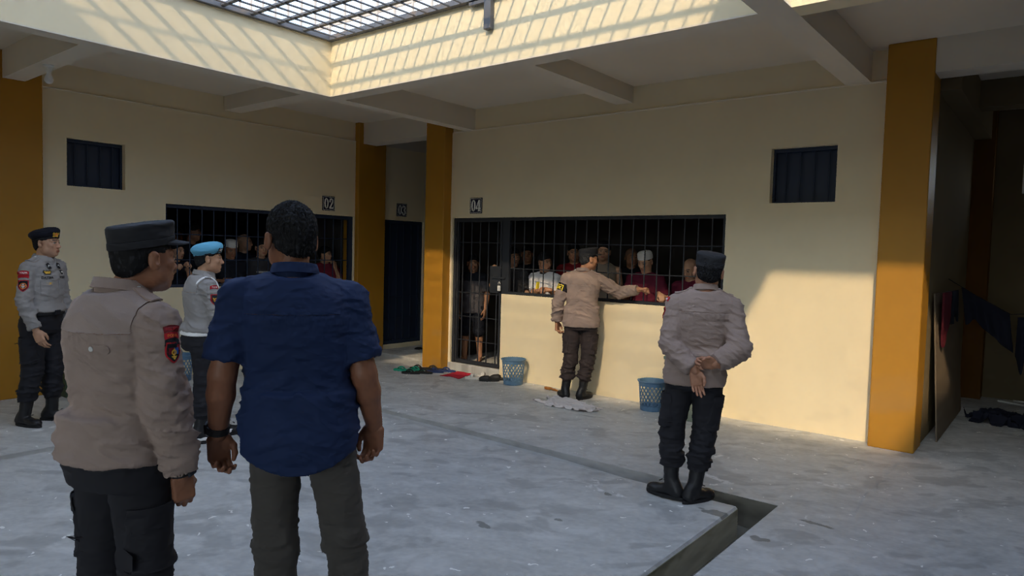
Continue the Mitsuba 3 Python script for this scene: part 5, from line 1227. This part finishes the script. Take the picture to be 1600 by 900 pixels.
# the dark passage: a leaning board, washing, a heap of cloth, rods
mat('m_board', proc(lambda p, n, uv: mi.Color3f([.15, .115, .08]) * (.8 + .4 * fbm(p.y * 3, p.z * 9, p.x * 3, 3))), .7, .3)  # board colour darkened to offset the sunlight that reaches it
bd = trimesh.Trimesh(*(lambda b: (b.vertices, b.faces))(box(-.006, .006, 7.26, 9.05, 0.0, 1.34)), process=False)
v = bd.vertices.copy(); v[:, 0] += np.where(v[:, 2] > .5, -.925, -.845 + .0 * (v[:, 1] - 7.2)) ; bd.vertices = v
tag(add('leaning_board', bd, 'm_board'), 'board leaning on the left wall of the dark passage, colour darkened for shade', 'board')
def hung(name, p0, p1, drop, label, cat, m, seed, thick=.012, ragged=.12, n=26, sway=(0, .05), wave=1.0):
    """cloth hanging from the line p0-p1, doubled over it"""
    p0, p1 = np.array(p0, float), np.array(p1, float); d = p1 - p0; u = np.linspace(0, 1, n); w = np.linspace(0, 1, 16); out = []
    side = nrm(np.cross(d, [0, 0, 1])); V = []
    for a in u:
        for b in w:
            dr = drop * (1 + ragged * (meshkit.noise(np.array([a * 5, seed, 0.0])) - .5) * 2)
            q = p0 + d * a + [0, 0, -dr * b] + side * wave * (.035 * math.sin(a * 15 + seed) * b + .02 * (meshkit.noise(np.array([a * 6, b * 4, seed + .5])) - .5)) + np.array([sway[0] * b, sway[1] * b, 0]); V.append(q)
    V = np.array(V); f = []
    for i in range(n - 1):
        for j in range(15):
            a = i * 16 + j; f += [[a, a + 16, a + 17], [a, a + 17, a + 1]]
    A = V + side * thick / 2; B = V - side * thick / 2; nn = len(V); g = f + [[x + nn, z + nn, y + nn] for x, y, z in f]
    edge = [i * 16 for i in range(n)] + [(n - 1) * 16 + j for j in range(1, 16)] + [i * 16 + 15 for i in range(n - 2, -1, -1)] + [j for j in range(14, 0, -1)]
    for a, b in zip(edge, edge[1:] + edge[:1]): g += [[a, b, b + nn], [a, b + nn, a + nn]]
    me = trimesh.Trimesh(np.vstack([A, B]), g, process=False); me.fix_normals()
    return tag(add(name, me, m, smooth=60), label, cat)
hung('hanging_shirt', (-.862, 7.32, 1.35), (-.862, 7.85, 1.35), .36, 'maroon shirt draped over the near end of the leaning board', 'shirt', 'm_maroon_cloth', 3, .016, .5, wave=.25)
hung('hanging_shirt', (-.862, 7.9, 1.35), (-.862, 8.35, 1.35), .26, 'black shirt draped over the middle of the leaning board', 'shirt', 'm_navy_cloth', 5, .016, .3, wave=.25)
tag(add('clothes_line', tube([(-.94, 8.30, 1.46), (-.7, 8.37, 1.30), (-.42, 8.45, 1.13), (-.2, 8.5, 1.15), (.6, 8.7, 1.35), (4.1, 9.2, 2.0)], .004, 6), 'm_black'), 'thin line slung across the dark passage', 'clothes line')
hung('hanging_cloth', (-.84, 8.44, 1.38), (-.43, 8.53, 1.135), .34, 'dark navy cloth hanging slantwise from the line in the passage', 'cloth', 'm_navy_cloth', 7, .01, .2, sway=(.05, 0))
hung('hanging_cloth', (-.36, 8.52, 1.10), (-.15, 8.57, 1.12), .52, 'dark cloth hanging from the line at the right edge of the frame', 'cloth', 'm_navy_cloth', 11, .01, .3)
pm = sheet(unary_union([blob(-.38, 8.60, .42, .20, 14, .5, 6), blob(-.30, 8.72, .4, .15, 15, .4)]), 70, .11, .01, 6, (6, 8))
tag(add('clothes_heap', pm, 'm_navy_cloth', smooth=True), 'heap of dark clothes on the floor of the passage', 'clothes')
tag(add('white_rod', rod((-.56, 9.95, .012), (-.05, 9.72, .012), .011), 'm_white', smooth=30), 'pale rod lying on the passage floor nearer the heap of clothes', 'rod', 'pale rods in the passage')
tag(add('white_rod', rod((-.42, 10.10, .012), (.2, 9.98, .012), .011), 'm_white', smooth=30), 'pale rod lying along the foot of the far wall', 'rod', 'pale rods in the passage')
